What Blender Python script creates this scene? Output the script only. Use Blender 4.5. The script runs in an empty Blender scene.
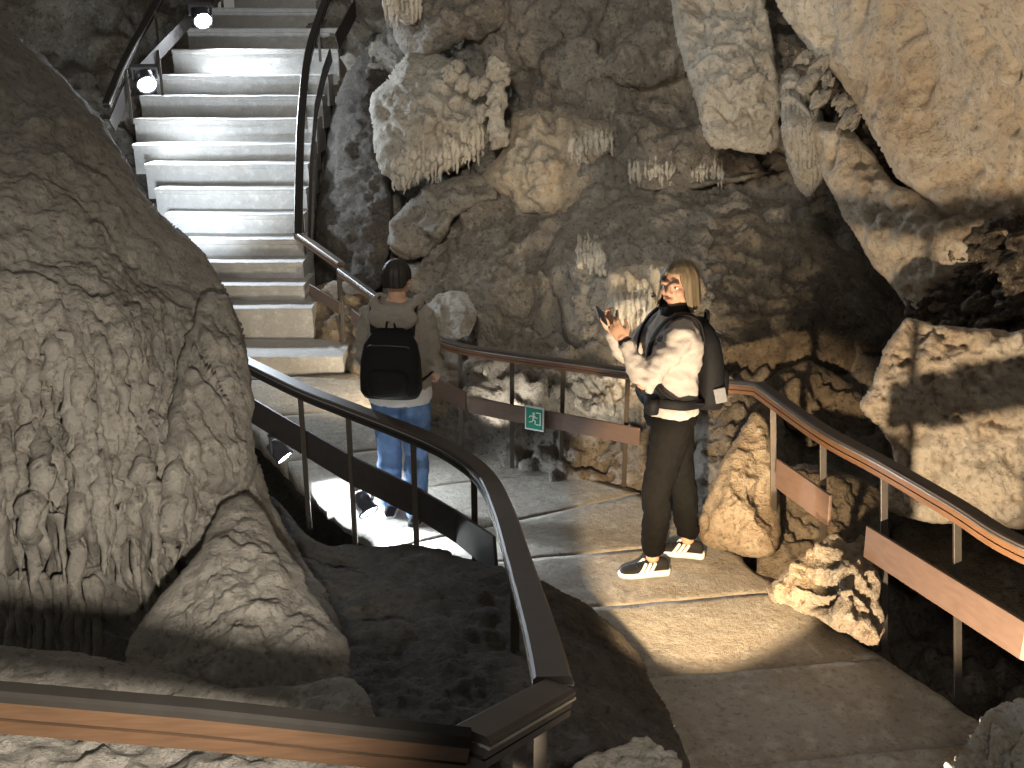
import bpy, bmesh, math, random
import numpy as np
from mathutils import Vector, Matrix
random.seed(7); rng = np.random.default_rng(7)
S = bpy.context.scene; COL = S.collection
PI = math.pi

# ------------------------------------------------------------------ camera
CZ = 2.7; PITCH = math.atan(.334)
cp, sp = math.cos(PITCH), math.sin(PITCH)
cam = bpy.data.cameras.new('camera'); camo = bpy.data.objects.new('camera', cam); COL.objects.link(camo)
camo.location = (0, 0, CZ); camo.rotation_euler = (PI/2 - PITCH, 0, 0)
cam.sensor_width = 36; cam.lens = 36*1000/1024; cam.clip_start = .05
S.camera = camo

def W(px, py, t):
    a = (px-512)/1000; b = (384-py)/1000
    return Vector((a*t, (cp+b*sp)*t, CZ+(-sp+b*cp)*t))
def G(px, py, z):
    b = (384-py)/1000
    return W(px, py, (z-CZ)/(-sp+b*cp))

# ------------------------------------------------------------------ noise
_perm = rng.permutation(4096)
_grad = rng.normal(size=(4096, 3)); _grad /= np.linalg.norm(_grad, axis=1)[:, None]
def gnoise(p):
    p = np.asarray(p, float); i = np.floor(p).astype(np.int64); f = p-i
    u = f*f*f*(f*(f*6-15)+10); out = 0
    for dx in (0, 1):
        for dy in (0, 1):
            for dz in (0, 1):
                h = _perm[(_perm[(_perm[(i[:, 0]+dx) & 4095]+i[:, 1]+dy) & 4095]+i[:, 2]+dz) & 4095]
                g = _grad[h]
                d = g[:, 0]*(f[:, 0]-dx)+g[:, 1]*(f[:, 1]-dy)+g[:, 2]*(f[:, 2]-dz)
                w = (u[:, 0] if dx else 1-u[:, 0])*(u[:, 1] if dy else 1-u[:, 1])*(u[:, 2] if dz else 1-u[:, 2])
                out = out+w*d
    return out*1.6
def fbm(p, octs=4, gain=.5):
    o = 0; a = 1.
    for k in range(octs):
        o = o+a*gnoise(p*2.03**k+k*17.3); a *= gain
    return o
def ridge(p, octs=3, gain=.5):
    o = 0; a = 1.
    for k in range(octs):
        o = o+a*(1-np.abs(gnoise(p*2.03**k+k*11.7))*2.2); a *= gain
    return o

# ------------------------------------------------------------------ materials
MATS = {}
def nmat(name):
    m = bpy.data.materials.new(name); m.use_nodes = True; MATS[name] = m
    nt = m.node_tree; b = nt.nodes['Principled BSDF']
    return m, nt, b
def rockmat(name, c1, c2, c3, scale=1.2, rough=.85, bump=.5, stain=.5, spec=.3):
    m, nt, b = nmat(name); N, L = nt.nodes, nt.links
    tc = N.new('ShaderNodeTexCoord')
    def noise(s, det=6, ro=.6):
        n = N.new('ShaderNodeTexNoise'); n.inputs['Scale'].default_value = s; n.inputs['Detail'].default_value = det
        n.inputs['Roughness'].default_value = ro; L.new(tc.outputs['Object'], n.inputs['Vector']); return n
    def ramp(src, a, bb):
        r = N.new('ShaderNodeMapRange'); r.inputs[1].default_value = a; r.inputs[2].default_value = bb
        L.new(src, r.inputs[0]); return r.outputs[0]
    def mix(f, A, B):
        x = N.new('ShaderNodeMix'); x.data_type = 'RGBA'; L.new(f, x.inputs[0])
        for s, v in ((6, A), (7, B)):
            if isinstance(v, tuple): x.inputs[s].default_value = (*v, 1)
            else: L.new(v, x.inputs[s])
        return x.outputs[2]
    n1 = noise(scale); n2 = noise(scale*7, 9, .72); n3 = noise(26, 6, .75); n4 = noise(70, 4, .7)
    vo = N.new('ShaderNodeTexVoronoi'); vo.inputs['Scale'].default_value = 22; vo.inputs['Randomness'].default_value = 1.
    wp = N.new('ShaderNodeMix'); wp.data_type = 'VECTOR'; wp.inputs[0].default_value = .06; L.new(tc.outputs['Object'], wp.inputs[4]); L.new(n2.outputs[1], wp.inputs[5]); L.new(wp.outputs[1], vo.inputs['Vector'])
    col = mix(ramp(n1.outputs[0], .40, .60), c1, c2)
    col = mix(ramp(n2.outputs[0], .50, .66), col, c3)
    dark = tuple(v*.42 for v in c2)
    gf = N.new('ShaderNodeMath'); gf.operation = 'MULTIPLY'; gf.inputs[1].default_value = min(1, stain*1.5); L.new(ramp(n3.outputs[0], .48, .36), gf.inputs[0])
    col = mix(gf.outputs[0], col, dark)
    pit = N.new('ShaderNodeMath'); pit.operation = 'MULTIPLY'; L.new(ramp(vo.outputs['Distance'], .22, .08), pit.inputs[0]); L.new(ramp(n1.outputs[0], .42, .60), pit.inputs[1])
    p2 = N.new('ShaderNodeMath'); p2.operation = 'MULTIPLY'; p2.inputs[1].default_value = stain; L.new(pit.outputs[0], p2.inputs[0])
    col = mix(p2.outputs[0], col, dark)
    L.new(col, b.inputs['Base Color'])
    b.inputs['Roughness'].default_value = rough; b.inputs['Specular IOR Level'].default_value = spec
    def add(A, wa, B):
        q = N.new('ShaderNodeMath'); q.operation = 'MULTIPLY_ADD'; L.new(A, q.inputs[0]); q.inputs[1].default_value = wa
        if B is None: q.inputs[2].default_value = 0
        else: L.new(B, q.inputs[2])
        return q.outputs[0]
    h = add(n2.outputs[0], 1., None); h = add(n3.outputs[0], .55, h); h = add(n4.outputs[0], .22, h); h = add(pit.outputs[0], -.18, h)
    bu = N.new('ShaderNodeBump'); bu.inputs['Strength'].default_value = min(1., bump*1.4); bu.inputs['Distance'].default_value = .05
    L.new(h, bu.inputs['Height']); L.new(bu.outputs[0], b.inputs['Normal'])
    return m
def plain(name, c, rough=.6, metal=0., spec=.5, nscale=40, namp=.25, bump=0., stretch=(1, 1, 1)):
    m, nt, b = nmat(name); N, L = nt.nodes, nt.links
    tc = N.new('ShaderNodeTexCoord'); mp = N.new('ShaderNodeMapping'); mp.inputs['Scale'].default_value = stretch
    L.new(tc.outputs['Object'], mp.inputs[0])
    n = N.new('ShaderNodeTexNoise'); n.inputs['Scale'].default_value = nscale; n.inputs['Detail'].default_value = 5
    L.new(mp.outputs[0], n.inputs['Vector'])
    x = N.new('ShaderNodeMix'); x.data_type = 'RGBA'; L.new(n.outputs[0], x.inputs[0])
    x.inputs[6].default_value = (*[v*(1-namp) for v in c], 1); x.inputs[7].default_value = (*[min(1, v*(1+namp)) for v in c], 1)
    L.new(x.outputs[2], b.inputs['Base Color'])
    b.inputs['Roughness'].default_value = rough; b.inputs['Metallic'].default_value = metal; b.inputs['Specular IOR Level'].default_value = spec
    if bump:
        bu = N.new('ShaderNodeBump'); bu.inputs['Strength'].default_value = bump; bu.inputs['Distance'].default_value = .01
        L.new(n.outputs[0], bu.inputs['Height']); L.new(bu.outputs[0], b.inputs['Normal'])
    return m
def emit(name, c, s):
    m, nt, b = nmat(name); b.inputs['Base Color'].default_value = (*c, 1)
    b.inputs['Emission Color'].default_value = (*c, 1); b.inputs['Emission Strength'].default_value = s
    return m
M_FLOW = rockmat('grey_flowstone', (.30, .275, .235), (.22, .20, .17), (.37, .335, .28), 1.6, .7, .55, .5)
M_MOUND = rockmat('grey_brown_rock', (.25, .225, .19), (.19, .165, .13), (.33, .30, .25), 2.2, .85, .7, .6)
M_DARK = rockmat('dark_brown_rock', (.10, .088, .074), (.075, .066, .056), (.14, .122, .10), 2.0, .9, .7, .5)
M_CRUST = rockmat('pitted_dark_rock', (.17, .14, .11), (.10, .082, .064), (.42, .34, .23), 3.0, .9, .8, .8)
M_BACK = rockmat('cave_wall_rock', (.25, .225, .19), (.17, .145, .115), (.33, .295, .24), 1.1, .8, .7, .6)
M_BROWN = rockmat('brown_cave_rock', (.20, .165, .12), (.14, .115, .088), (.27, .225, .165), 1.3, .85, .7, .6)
M_PALE = rockmat('pale_limestone', (.52, .45, .35), (.45, .345, .235), (.60, .54, .44), 1.0, .85, .6, .45)
M_PALEG = rockmat('pale_grey_limestone', (.43, .395, .335), (.35, .305, .24), (.52, .48, .41), 1.4, .8, .7, .5)
M_DRIP = rockmat('pale_dripstone', (.44, .395, .32), (.38, .33, .255), (.52, .47, .40), 3., .7, .4, .3)
M_OCHRE = rockmat('ochre_flowstone', (.37, .32, .245), (.38, .295, .20), (.44, .40, .33), 2.0, .75, .6, .5)
M_TAN = rockmat('tan_boulder', (.37, .30, .21), (.32, .24, .16), (.45, .385, .295), 2.5, .85, .8, .55)
M_CONC = rockmat('worn_concrete', (.37, .345, .295), (.31, .28, .235), (.47, .45, .40), 1.3, .8, .45, .34, .25)
M_STEP = rockmat('step_concrete', (.52, .51, .49), (.45, .44, .42), (.60, .59, .57), 2., .65, .25, .10, .4)
M_METAL = plain('dark_bronze_metal', (.045, .038, .033), .38, .7, .5, 30, .3)
M_POST = plain('steel_post', (.10, .085, .07), .45, .7, .5, 30, .3)
M_PANEL = plain('brown_metal_panel', (.135, .085, .060), .55, .2, .5, 14, .3, 0, (1, 1, 4))
M_PANELD = plain('dark_metal_panel', (.05, .042, .038), .45, .4, .5, 14, .3)
M_WOOD = plain('varnished_wood', (.15, .075, .034), .4, 0, .5, 9, .45, .1, (1, 1, 9))
M_WOODD = plain('dark_wood_top', (.055, .043, .035), .42, 0, .5, 12, .35)
M_WOODN = plain('old_brown_wood', (.050, .026, .0125), .5, 0, .4, 9, .5, .15, (1, 9, 9))
M_WOODK = plain('blackened_wood_top', (.014, .012, .010), .7, 0, .12, 12, .35)
M_STEEL = plain('brushed_steel', (.45, .42, .38), .3, .9, .5, 40, .15)
M_LAMPB = plain('lamp_housing', (.10, .10, .11), .4, .6)
M_LENS = emit('lamp_glass', (.86, .92, 1.), 60)
M_SKIN = plain('skin', (.56, .33, .22), .5, 0, .4, 25, .12)
M_HAIRB = plain('blonde_hair', (.19, .145, .088), .55, 0, .4, 60, .55, .4, (1, 1, .12))
M_HAIRD = plain('black_hair', (.018, .014, .011), .55, 0, .3, 60, .5, .3, (1, 1, .15))
M_CREAM = plain('cream_knit', (.50, .455, .41), .9, 0, .2, 90, .12, .3)
M_BLACK = plain('black_leggings', (.0055, .0055, .0054), .9, 0, .08, 70, .3, .2)
M_JEANS = plain('blue_denim', (.11, .19, .36), .85, 0, .2, 18, .3, .2)
M_HOOD = plain('grey_hoodie', (.30, .27, .23), .95, 0, .15, 60, .2, .3)
M_BAG = plain('black_nylon', (.009, .009, .010), .7, 0, .25, 50, .3, .2)
M_WHITE = plain('white_rubber', (.78, .75, .70), .6, 0, .4, 30, .06)
M_SHOE = plain('black_mesh', (.013, .013, .014), .8, 0, .3, 120, .4, .3)
M_GREYP = plain('reflective_grey', (.20, .20, .20), .4, .3, .5, 60, .3)
M_EYEW = plain('eye_white', (.75, .72, .68), .3, 0, .5, 20, .03)
M_EYED = plain('eye_dark', (.04, .03, .025), .25, 0, .5, 20, .05)
M_LIP = plain('lips', (.48, .20, .16), .45, 0, .4, 40, .1)
M_GREEN = plain('sign_green', (.0, .27, .16), .45, 0, .4, 10, .05)
M_SIGNW = plain('sign_white', (.80, .84, .80), .45, 0, .4, 10, .04)
M_TEE = plain('white_cotton', (.72, .74, .74), .9, 0, .2, 80, .05)

# ------------------------------------------------------------------ object helpers
def tag(o, label=None, cat=None, group=None, kind=None):
    if label: o['label'] = label
    if cat: o['category'] = cat
    if group: o['group'] = group
    if kind: o['kind'] = kind
    return o
def empty(name, loc, rz=0.):
    o = bpy.data.objects.new(name, None); o.empty_display_size = .1
    o.location = loc; o.rotation_euler = (0, 0, rz); COL.objects.link(o); return o
def mobj(name, V, F, mat, parent=None, smooth=True, local=False, origin=None):
    """verts in world space (or parent space when local)"""
    V = np.asarray(V, float).reshape(-1, 3)
    if parent is not None and not local:
        V = V-np.array(parent.location)
        r = parent.rotation_euler.z
        if abs(r) > 1e-9:
            c, s = math.cos(-r), math.sin(-r)
            V = np.stack([V[:, 0]*c-V[:, 1]*s, V[:, 0]*s+V[:, 1]*c, V[:, 2]], 1)
    loc = np.array(origin) if origin is not None else np.array([(V[:, 0].min()+V[:, 0].max())/2, (V[:, 1].min()+V[:, 1].max())/2, V[:, 2].min()])
    me = bpy.data.meshes.new(name); me.from_pydata((V-loc).tolist(), [], [list(map(int, f)) for f in F]); me.update()
    bm = bmesh.new(); bm.from_mesh(me); bmesh.ops.recalc_face_normals(bm, faces=bm.faces); bm.to_mesh(me); bm.free()
    me.materials.append(mat)
    if smooth: me.polygons.foreach_set('use_smooth', [True]*len(me.polygons))
    o = bpy.data.objects.new(name, me); o.location = loc; COL.objects.link(o)
    if parent is not None: o.parent = parent
    return o
class MB:
    def __init__(s): s.V = []; s.F = []
    def add(s, V, F):
        k = len(s.V); s.V += [tuple(v) for v in V]; s.F += [tuple(i+k for i in f) for f in F]; return s
    def box(s, c, ex, ey, ez):
        c = Vector(c); V = []
        for a in (-1, 1):
            for b in (-1, 1):
                for d in (-1, 1): V.append(c+a*Vector(ex)+b*Vector(ey)+d*Vector(ez))
        return s.add(V, [(0, 1, 3, 2), (4, 6, 7, 5), (0, 4, 5, 1), (2, 3, 7, 6), (0, 2, 6, 4), (1, 5, 7, 3)])
    def sweep(s, P, prof, up=(0, 0, 1)):
        """prof: list of (side, up) offsets; P polyline, mitred"""
        P = [Vector(p) for p in P]; n = len(prof); V = []
        for i, p in enumerate(P):
            a = (P[i]-P[i-1]).normalized() if i else (P[1]-P[0]).normalized()
            b = (P[i+1]-P[i]).normalized() if i < len(P)-1 else a
            t = (a+b).normalized(); u = Vector(up); side = t.cross(u).normalized(); u2 = side.cross(t).normalized()
            k = 1/max(.5, math.sqrt(max(.05, (1+a.dot(b))/2)))
            for x, y in prof: V.append(p+side*x*k+u2*y)
        F = [tuple(range(n))[::-1], tuple((len(P)-1)*n+j for j in range(n))]
        for i in range(len(P)-1):
            for j in range(n):
                F.append((i*n+j, i*n+(j+1) % n, (i+1)*n+(j+1) % n, (i+1)*n+j))
        return s.add(V, F)
    def rings(s, R):
        """R: list of vertex rings (same length) -> closed tube"""
        n = len(R[0]); V = [v for r in R for v in r]
        F = [tuple(range(n))[::-1], tuple((len(R)-1)*n+j for j in range(n))]
        for i in range(len(R)-1):
            for j in range(n): F.append((i*n+j, i*n+(j+1) % n, (i+1)*n+(j+1) % n, (i+1)*n+j))
        return s.add(V, F)
    def tube(s, P, rad, n=12, flat=None):
        P = [Vector(p) for p in P]; R = []
        ref = None
        for i, p in enumerate(P):
            t = (P[min(i+1, len(P)-1)]-P[max(i-1, 0)]).normalized()
            if ref is None:
                ref = Vector((0, 0, 1)) if abs(t.z) < .9 else Vector((0, 1, 0))
            u = (ref-t*ref.dot(t)).normalized(); v = t.cross(u); ref = u
            r = rad[i] if hasattr(rad, '__len__') else rad
            ra, rb = r if hasattr(r, '__len__') else (r, r)
            R.append([p+u*math.cos(2*PI*k/n)*ra+v*math.sin(2*PI*k/n)*rb for k in range(n)])
        # rounded ends
        t0 = (P[0]-P[1]).normalized(); t1 = (P[-1]-P[-2]).normalized()
        r0 = (R[0][0]-P[0]).length; r1 = (R[-1][0]-P[-1]).length
        c0 = [P[0]+(v-P[0])*.55+t0*r0*.6 for v in R[0]]; c1 = [P[-1]+(v-P[-1])*.55+t1*r1*.6 for v in R[-1]]
        return s.rings([c0]+R+[c1])
    def ell(s, c, r, rot=None, nu=16, nv=12):
        c = Vector(c); V = [c+(rot @ Vector((0, 0, r[2])) if rot else Vector((0, 0, r[2])))]
        for i in range(1, nv):
            a = PI*i/nv
            for j in range(nu):
                b = 2*PI*j/nu
                v = Vector((r[0]*math.sin(a)*math.cos(b), r[1]*math.sin(a)*math.sin(b), r[2]*math.cos(a)))
                V.append(c+(rot @ v if rot else v))
        V.append(c-(rot @ Vector((0, 0, r[2])) if rot else Vector((0, 0, r[2]))))
        F = [(0, 1+j, 1+(j+1) % nu) for j in range(nu)]
        for i in range(nv-2):
            for j in range(nu): F.append((1+i*nu+j, 1+(i+1)*nu+j, 1+(i+1)*nu+(j+1) % nu, 1+i*nu+(j+1) % nu))
        k = 1+(nv-2)*nu; e = len(V)-1
        F += [(k+j, e, k+(j+1) % nu) for j in range(nu)]
        return s.add(V, F)
    def build(s, name, mat, parent=None, smooth=False, local=False, bevel=0.):
        o = mobj(name, s.V, s.F, mat, parent, smooth, local)
        if bevel:
            m = o.modifiers.new('bevel', 'BEVEL'); m.width = bevel; m.segments = 2; m.limit_method = 'ANGLE'
        return o
def spline(P, n=6):
    P = [Vector(p) for p in P]; out = []
    for i in range(len(P)-1):
        a = P[max(i-1, 0)]; b = P[i]; c = P[i+1]; d = P[min(i+2, len(P)-1)]
        for k in range(n):
            t = k/n
            out.append(.5*((2*b)+(c-a)*t+(2*a-5*b+4*c-d)*t*t+(3*b-a-3*c+d)*t**3))
    out.append(P[-1]); return out
def remesh(mb, voxel, smooth=2):
    me = bpy.data.meshes.new('tmp'); me.from_pydata([tuple(v) for v in mb.V], [], [list(f) for f in mb.F]); me.update()
    bm = bmesh.new(); bm.from_mesh(me); bmesh.ops.recalc_face_normals(bm, faces=bm.faces); bm.to_mesh(me); bm.free()
    o = bpy.data.objects.new('tmp', me); COL.objects.link(o)
    m = o.modifiers.new('r', 'REMESH'); m.mode = 'VOXEL'; m.voxel_size = voxel
    if smooth:
        s = o.modifiers.new('s', 'SMOOTH'); s.factor = .5; s.iterations = smooth
    dg = bpy.context.evaluated_depsgraph_get(); ev = o.evaluated_get(dg); em = ev.to_mesh()
    V = np.zeros(len(em.vertices)*3); em.vertices.foreach_get('co', V); V = V.reshape(-1, 3)
    F = [tuple(p.vertices) for p in em.polygons]
    ev.to_mesh_clear(); bpy.data.objects.remove(o); bpy.data.meshes.remove(me)
    return V, F

# ------------------------------------------------------------------ rock masses
def chaikin(P, n=2):
    P = np.array(P, float)
    for _ in range(n):
        Q = np.roll(P, -1, 0); P = np.stack([P*.75+Q*.25, P*.25+Q*.75], 1).reshape(-1, 2)
    return P
def tps(ctrl):
    c = np.array(ctrl, float); X = c[:, :2]/300; n = len(X)
    def K(A, B):
        d = np.linalg.norm(A[:, None]-B[None], axis=2); return d   # biharmonic in 3D: linear kernel, gentle
    A = np.zeros((n+3, n+3)); A[:n, :n] = K(X, X); A[:n, n] = 1; A[:n, n+1:] = X; A[n, :n] = 1; A[n+1:, :n] = X.T
    w = np.linalg.solve(A+1e-9*np.eye(n+3), np.r_[c[:, 2], 0, 0, 0])
    return lambda p: K(p/300, X) @ w[:n]+w[n]+(p/300) @ w[n+1:]
def Wn(p, t):
    a = (p[:, 0]-512)/1000; b = (384-p[:, 1])/1000
    return np.stack([a*t, (cp+b*sp)*t, CZ+(-sp+b*cp)*t], 1)
def vnormals(V, F):
    F = np.array(F); n = np.cross(V[F[:, 2]]-V[F[:, 0]], V[F[:, 3]]-V[F[:, 1]])
    N = np.zeros_like(V)
    for k in range(4): np.add.at(N, F[:, k], n)
    return N/np.maximum(np.linalg.norm(N, axis=1), 1e-12)[:, None]
def rock(name, poly, ctrl, mat, thick=1., rnd=40, bulge=1., step=4, disp=(), parent=None, smooth_poly=2, extra=None, seed=0, jit=0.):
    """a closed rock mass: outline, depth of its face at some points, rounded rim, displaced face"""
    P = chaikin(poly, smooth_poly) if smooth_poly else np.array(poly, float)
    if jit:
        c0 = P.mean(0); q = np.c_[P*.028, np.full(len(P), seed*3.7)]; h = fbm(q, 3)
        nn = P-c0; nn /= np.linalg.norm(nn, axis=1)[:, None]; P = P+nn*(h*jit)[:, None]
    lo = P.min(0)-step; hi = P.max(0)+step
    nx = int((hi[0]-lo[0])/step)+2; ny = int((hi[1]-lo[1])/step)+2
    gx, gy = np.meshgrid(lo[0]+np.arange(nx)*step, lo[1]+np.arange(ny)*step); g = np.stack([gx.ravel(), gy.ravel()], 1)
    A = P; B = np.roll(P, -1, 0)
    inside = np.zeros(len(g), bool); dist = np.full(len(g), 1e9); near = np.zeros_like(g)
    for a, b in zip(A, B):
        c = ((a[1] > g[:, 1]) != (b[1] > g[:, 1]))
        if c.any():
            x = a[0]+(g[:, 1]-a[1])*(b[0]-a[0])/((b[1]-a[1]) or 1e-9); inside ^= c & (g[:, 0] < x)
        ab = b-a; tt = np.clip(((g-a) @ ab)/max(ab @ ab, 1e-9), 0, 1); q = a+tt[:, None]*ab
        d = np.linalg.norm(g-q, axis=1); m = d < dist; dist[m] = d[m]; near[m] = q[m]
    ok = inside | (dist < step*.8)
    gi = np.arange(nx*ny).reshape(ny, nx)
    q4 = np.stack([gi[:-1, :-1], gi[1:, :-1], gi[1:, 1:], gi[:-1, 1:]], -1).reshape(-1, 4)
    q4 = q4[ok[q4].all(1)]
    used = np.unique(q4); mp = np.full(nx*ny, -1); mp[used] = np.arange(len(used)); Q = mp[q4]
    p = g[used].copy(); ins = inside[used]; p[~ins] = near[used][~ins]
    d = np.where(ins, dist[used], 0)
    t0 = tps(ctrl)(p)
    if extra is not None: t0 = t0+extra(p)
    f = np.clip(d/rnd, 0, 1); off = rnd*t0/1000*bulge*(1-np.sqrt(np.maximum(0, 1-(1-f)**2)))
    Vf = Wn(p, t0+off)
    N = vnormals(Vf, Q)
    cen = Vf.mean(0); to = np.array([0, 0, CZ])-Vf
    N *= np.sign((N*to).sum(1))[:, None]
    tot = np.zeros(len(p))
    for kind, sc, amp, *r in disp:
        mask = r[0](p) if r else 1.
        q = Vf*sc+seed*7.7
        if kind == 'fbm': h = fbm(q, 5)
        elif kind == 'ridge': h = ridge(q, 4)-1.
        elif kind == 'billow': h = np.abs(fbm(q, 4))*1.6-.5
        elif kind == 'pits': h = -np.clip(fbm(q, 3)-.12, 0, .6)*2
        elif kind == 'flute':
            u = (Vf[:, 0]+.7*Vf[:, 1]); wob = fbm(Vf*1.7+3, 2)*.10
            qq = np.stack([(u+wob)*sc, Vf[:, 2]*sc*.12+3.3, 0*u+seed], 1); h = 1-np.abs(gnoise(qq))*3
        elif kind == 'scallop':
            qq = q.copy(); qq[:, 2] *= 1.8; h = -np.abs(gnoise(qq))*1.5+.3*gnoise(qq*2.1)
        elif kind == 'strata':
            qq = np.stack([Vf[:, 0]*.3+.5*Vf[:, 2], Vf[:, 1]*.3, Vf[:, 2]-.35*Vf[:, 0]], 1)*sc+seed; h = ridge(qq, 3)-1
        tot = tot+h*amp*mask
    edge = np.clip(d/(rnd*.5), .25, 1)
    Vf = Vf+N*(tot*edge)[:, None]
    # back: pushed away along the view, drawn in toward the middle
    pc = p.mean(0); pb = pc+(p-pc)*.86
    Vb = Wn(pb, np.maximum(t0+thick-off*.6, t0+off+.03))
    n = len(p); F = [tuple(q) for q in Q]+[tuple(n+i for i in q[::-1]) for q in Q]
    es = {}
    for q in Q:
        for k in range(4):
            e = (int(q[k]), int(q[(k+1) % 4])); es[e] = 1
    for (a, b) in list(es):
        if (b, a) not in es: F.append((b, a, n+a, n+b))
    return mobj(name, np.r_[Vf, Vb], F, mat, parent)

from mathutils.bvhtree import BVHTree
def caster(o):
    me = o.data; M = Matrix.Translation(Vector(o.location)+(Vector(o.parent.location) if o.parent else Vector()))
    b = BVHTree.FromPolygons([M @ v.co for v in me.vertices], [tuple(p.vertices) for p in me.polygons])
    c = Vector((0, 0, CZ))
    def f(px, py):
        r = b.ray_cast(c, (W(px, py, 1)-c).normalized()); return r[0]
    return f
def rib(name, px, py0, py1, free, rpx, mat, parent, cast, seed, drop=0.):
    """a dripstone rib lying on the rock from py0 to py1, then hanging free by drop metres"""
    P = []; R = []; n = 14; x = px
    for i in range(n):
        x = px+free*i/n+min(2.2, rpx*.22)*math.sin(seed*2.3+i*.8); q = cast(x, py0+(py1-py0)*i/(n-1))
        if q is not None: P.append(q)
    if len(P) < 5: return
    for _ in range(2): P = [P[0]]+[(P[i-1]+P[i]*2+P[i+1])/4 for i in range(1, len(P)-1)]+[P[-1]]
    m0 = len(P); r0 = rpx*(P[0]-Vector((0, 0, CZ))).length/1000
    if drop:
        for k in range(1, 7): P.append(P[m0-1]+Vector((r0*.2*math.sin(seed+k), -r0*.12*k, -drop*k/6)))
    N_ = len(P); out = []
    for i, p in enumerate(P):
        f = i/(N_-1); k = min(1, .25+f*2.2)*(1-max(0, f-.55)/.45)**.6*(1+.22*math.sin(f*19+seed*1.3)+.12*math.sin(f*41+seed))
        r = max(r0*.12, r0*k); R.append((r, r)); d = (Vector((0, 0, CZ))-p).normalized()
        out.append(p+d*r*(-1.05+1.25*min(1, f*2.4)))
    m = MB(); m.tube(out, R, 12); V = np.array([tuple(v) for v in m.V]); V = V+fbm(V*34, 3)[:, None]*r0*.22+fbm(V*12+9, 2)[:, None]*r0*.35
    return mobj(name, V, m.F, mat, parent)
def stalactite(name, px, py0, py1, t, rpx, mat, parent=None, lean=0., seed=0, spindle=False):
    """tapering dripstone between two heights; a spindle also fades into the rock at its top"""
    a = W(px, py0, t); b = W(px+lean, py1, t); n = 16; P = []; R = []
    r0 = rpx*t/1000
    if spindle: a += Vector((0, r0*4.5, 0))
    for i in range(n):
        f = i/(n-1); wob = Vector((math.sin(seed*3.1+f*7)+.5*math.sin(seed+f*17), math.cos(seed*1.7+f*6), 0))*r0*.30
        k = (1-f)**.6*(1+.20*math.sin(f*13+seed)+.1*math.sin(f*29+seed*2))
        if spindle: k = max(.12, min(1, .35+f/.6)*(1-max(0, f-.5)/.5)**.55*(1+.22*math.sin(f*15+seed)))
        P.append(a.lerp(b, f)+wob); R.append(max(r0*.12, r0*k))
    m = MB(); m.tube(P, R, 12); V = np.array([tuple(v) for v in m.V]); V = V+fbm(V*.9/r0*.5, 3)[:, None]*np.array([r0*.30, r0*.30, 0])
    return mobj(name, V, m.F, mat, parent)

# ================================================================== THE CAVE
def ramp(axis, a, b):
    return lambda p: np.clip((p[:, axis]-a)/(b-a), 0, 1)
RK = [('fbm', .9, .18), ('fbm', 2.4, .10), ('billow', 1.7, .16), ('ridge', 3.2, .04), ('fbm', 6, .05), ('fbm', 15, .022), ('fbm', 34, .009)]

# --- setting: back wall, upper left wall, right wall, ground below the path
wb = rock('wall_back', [(250, -160), (700, -160), (1250, -120), (1300, 760), (1050, 800), (780, 700), (560, 620), (430, 560), (330, 420), (285, 300), (262, 120)],
          [(300, -100, 14), (300, 150, 12.6), (330, 300, 10.6), (400, -40, 12.2), (400, 280, 10.3), (550, 0, 10.6), (550, 200, 9.8), (560, 300, 9.6), (480, 380, 8.7), (550, 400, 8.5),
           (550, 560, 7.4), (450, 450, 8.3), (700, 0, 9.8), (700, 300, 8.8), (700, 450, 7.4), (900, 100, 9), (880, 300, 8.6), (900, 400, 7.7), (900, 600, 6.2), (1000, 720, 5.2), (1250, 300, 8)],
          M_BACK, 1.2, 60, .5, 3.2, RK+[('strata', 1.5, .10)], smooth_poly=1, extra=lambda p: -(.55+.25*np.clip((640-p[:, 0])/80, 0, 1))*np.clip((p[:, 0]-360)/60, 0, 1)*np.clip((620-p[:, 1])/150, 0, 1))
tag(wb, kind='structure')
wl = rock('wall_left', [(-260, -220), (140, -220), (250, -140), (228, -20), (205, 40), (164, 120), (150, 170), (178, 240), (214, 300), (222, 400), (150, 470), (-260, 460)],
          [(-200, -200, 9), (0, 0, 11), (100, 60, 12.2), (200, -50, 14), (130, 160, 11.8), (-200, 250, 10), (210, 300, 10.4), (200, 420, 8.6), (-200, 450, 8.4)], M_MOUND, 1., 50, .5, 4, RK, smooth_poly=1)
tag(wl, kind='structure')
pitz = lambda p: np.clip((p[:, 0]-880)/60, 0, 1)*np.clip((p[:, 1]-190-(1024-p[:, 0])*.25)/40, 0, 1)
wr = rock('wall_right', [(738, -60), (772, 5), (796, 38), (822, 66), (850, 92), (870, 126), (888, 160), (904, 186), (930, 206), (980, 236), (1040, 260), (1180, 270), (1250, 100), (1250, -220), (700, -220)],
          [(738, -60, 6.9), (800, 40, 6.6), (824, 180, 6.5), (868, 258, 6.4), (910, 305, 6.3), (1024, 0, 4.6), (1024, 150, 5.1), (1024, 300, 5.9), (930, 100, 5.7), (900, -120, 5), (1200, 0, 3.9), (1200, 330, 5.2)],
          M_PALE, 1.2, 26, .8, 3, [('fbm', .8, .12), ('fbm', 3, .03), ('fbm', 9, .016), ('fbm', 24, .011), ('fbm', 55, .006), ('pits', 5, .05)], seed=1)
tag(wr, kind='structure')
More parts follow.
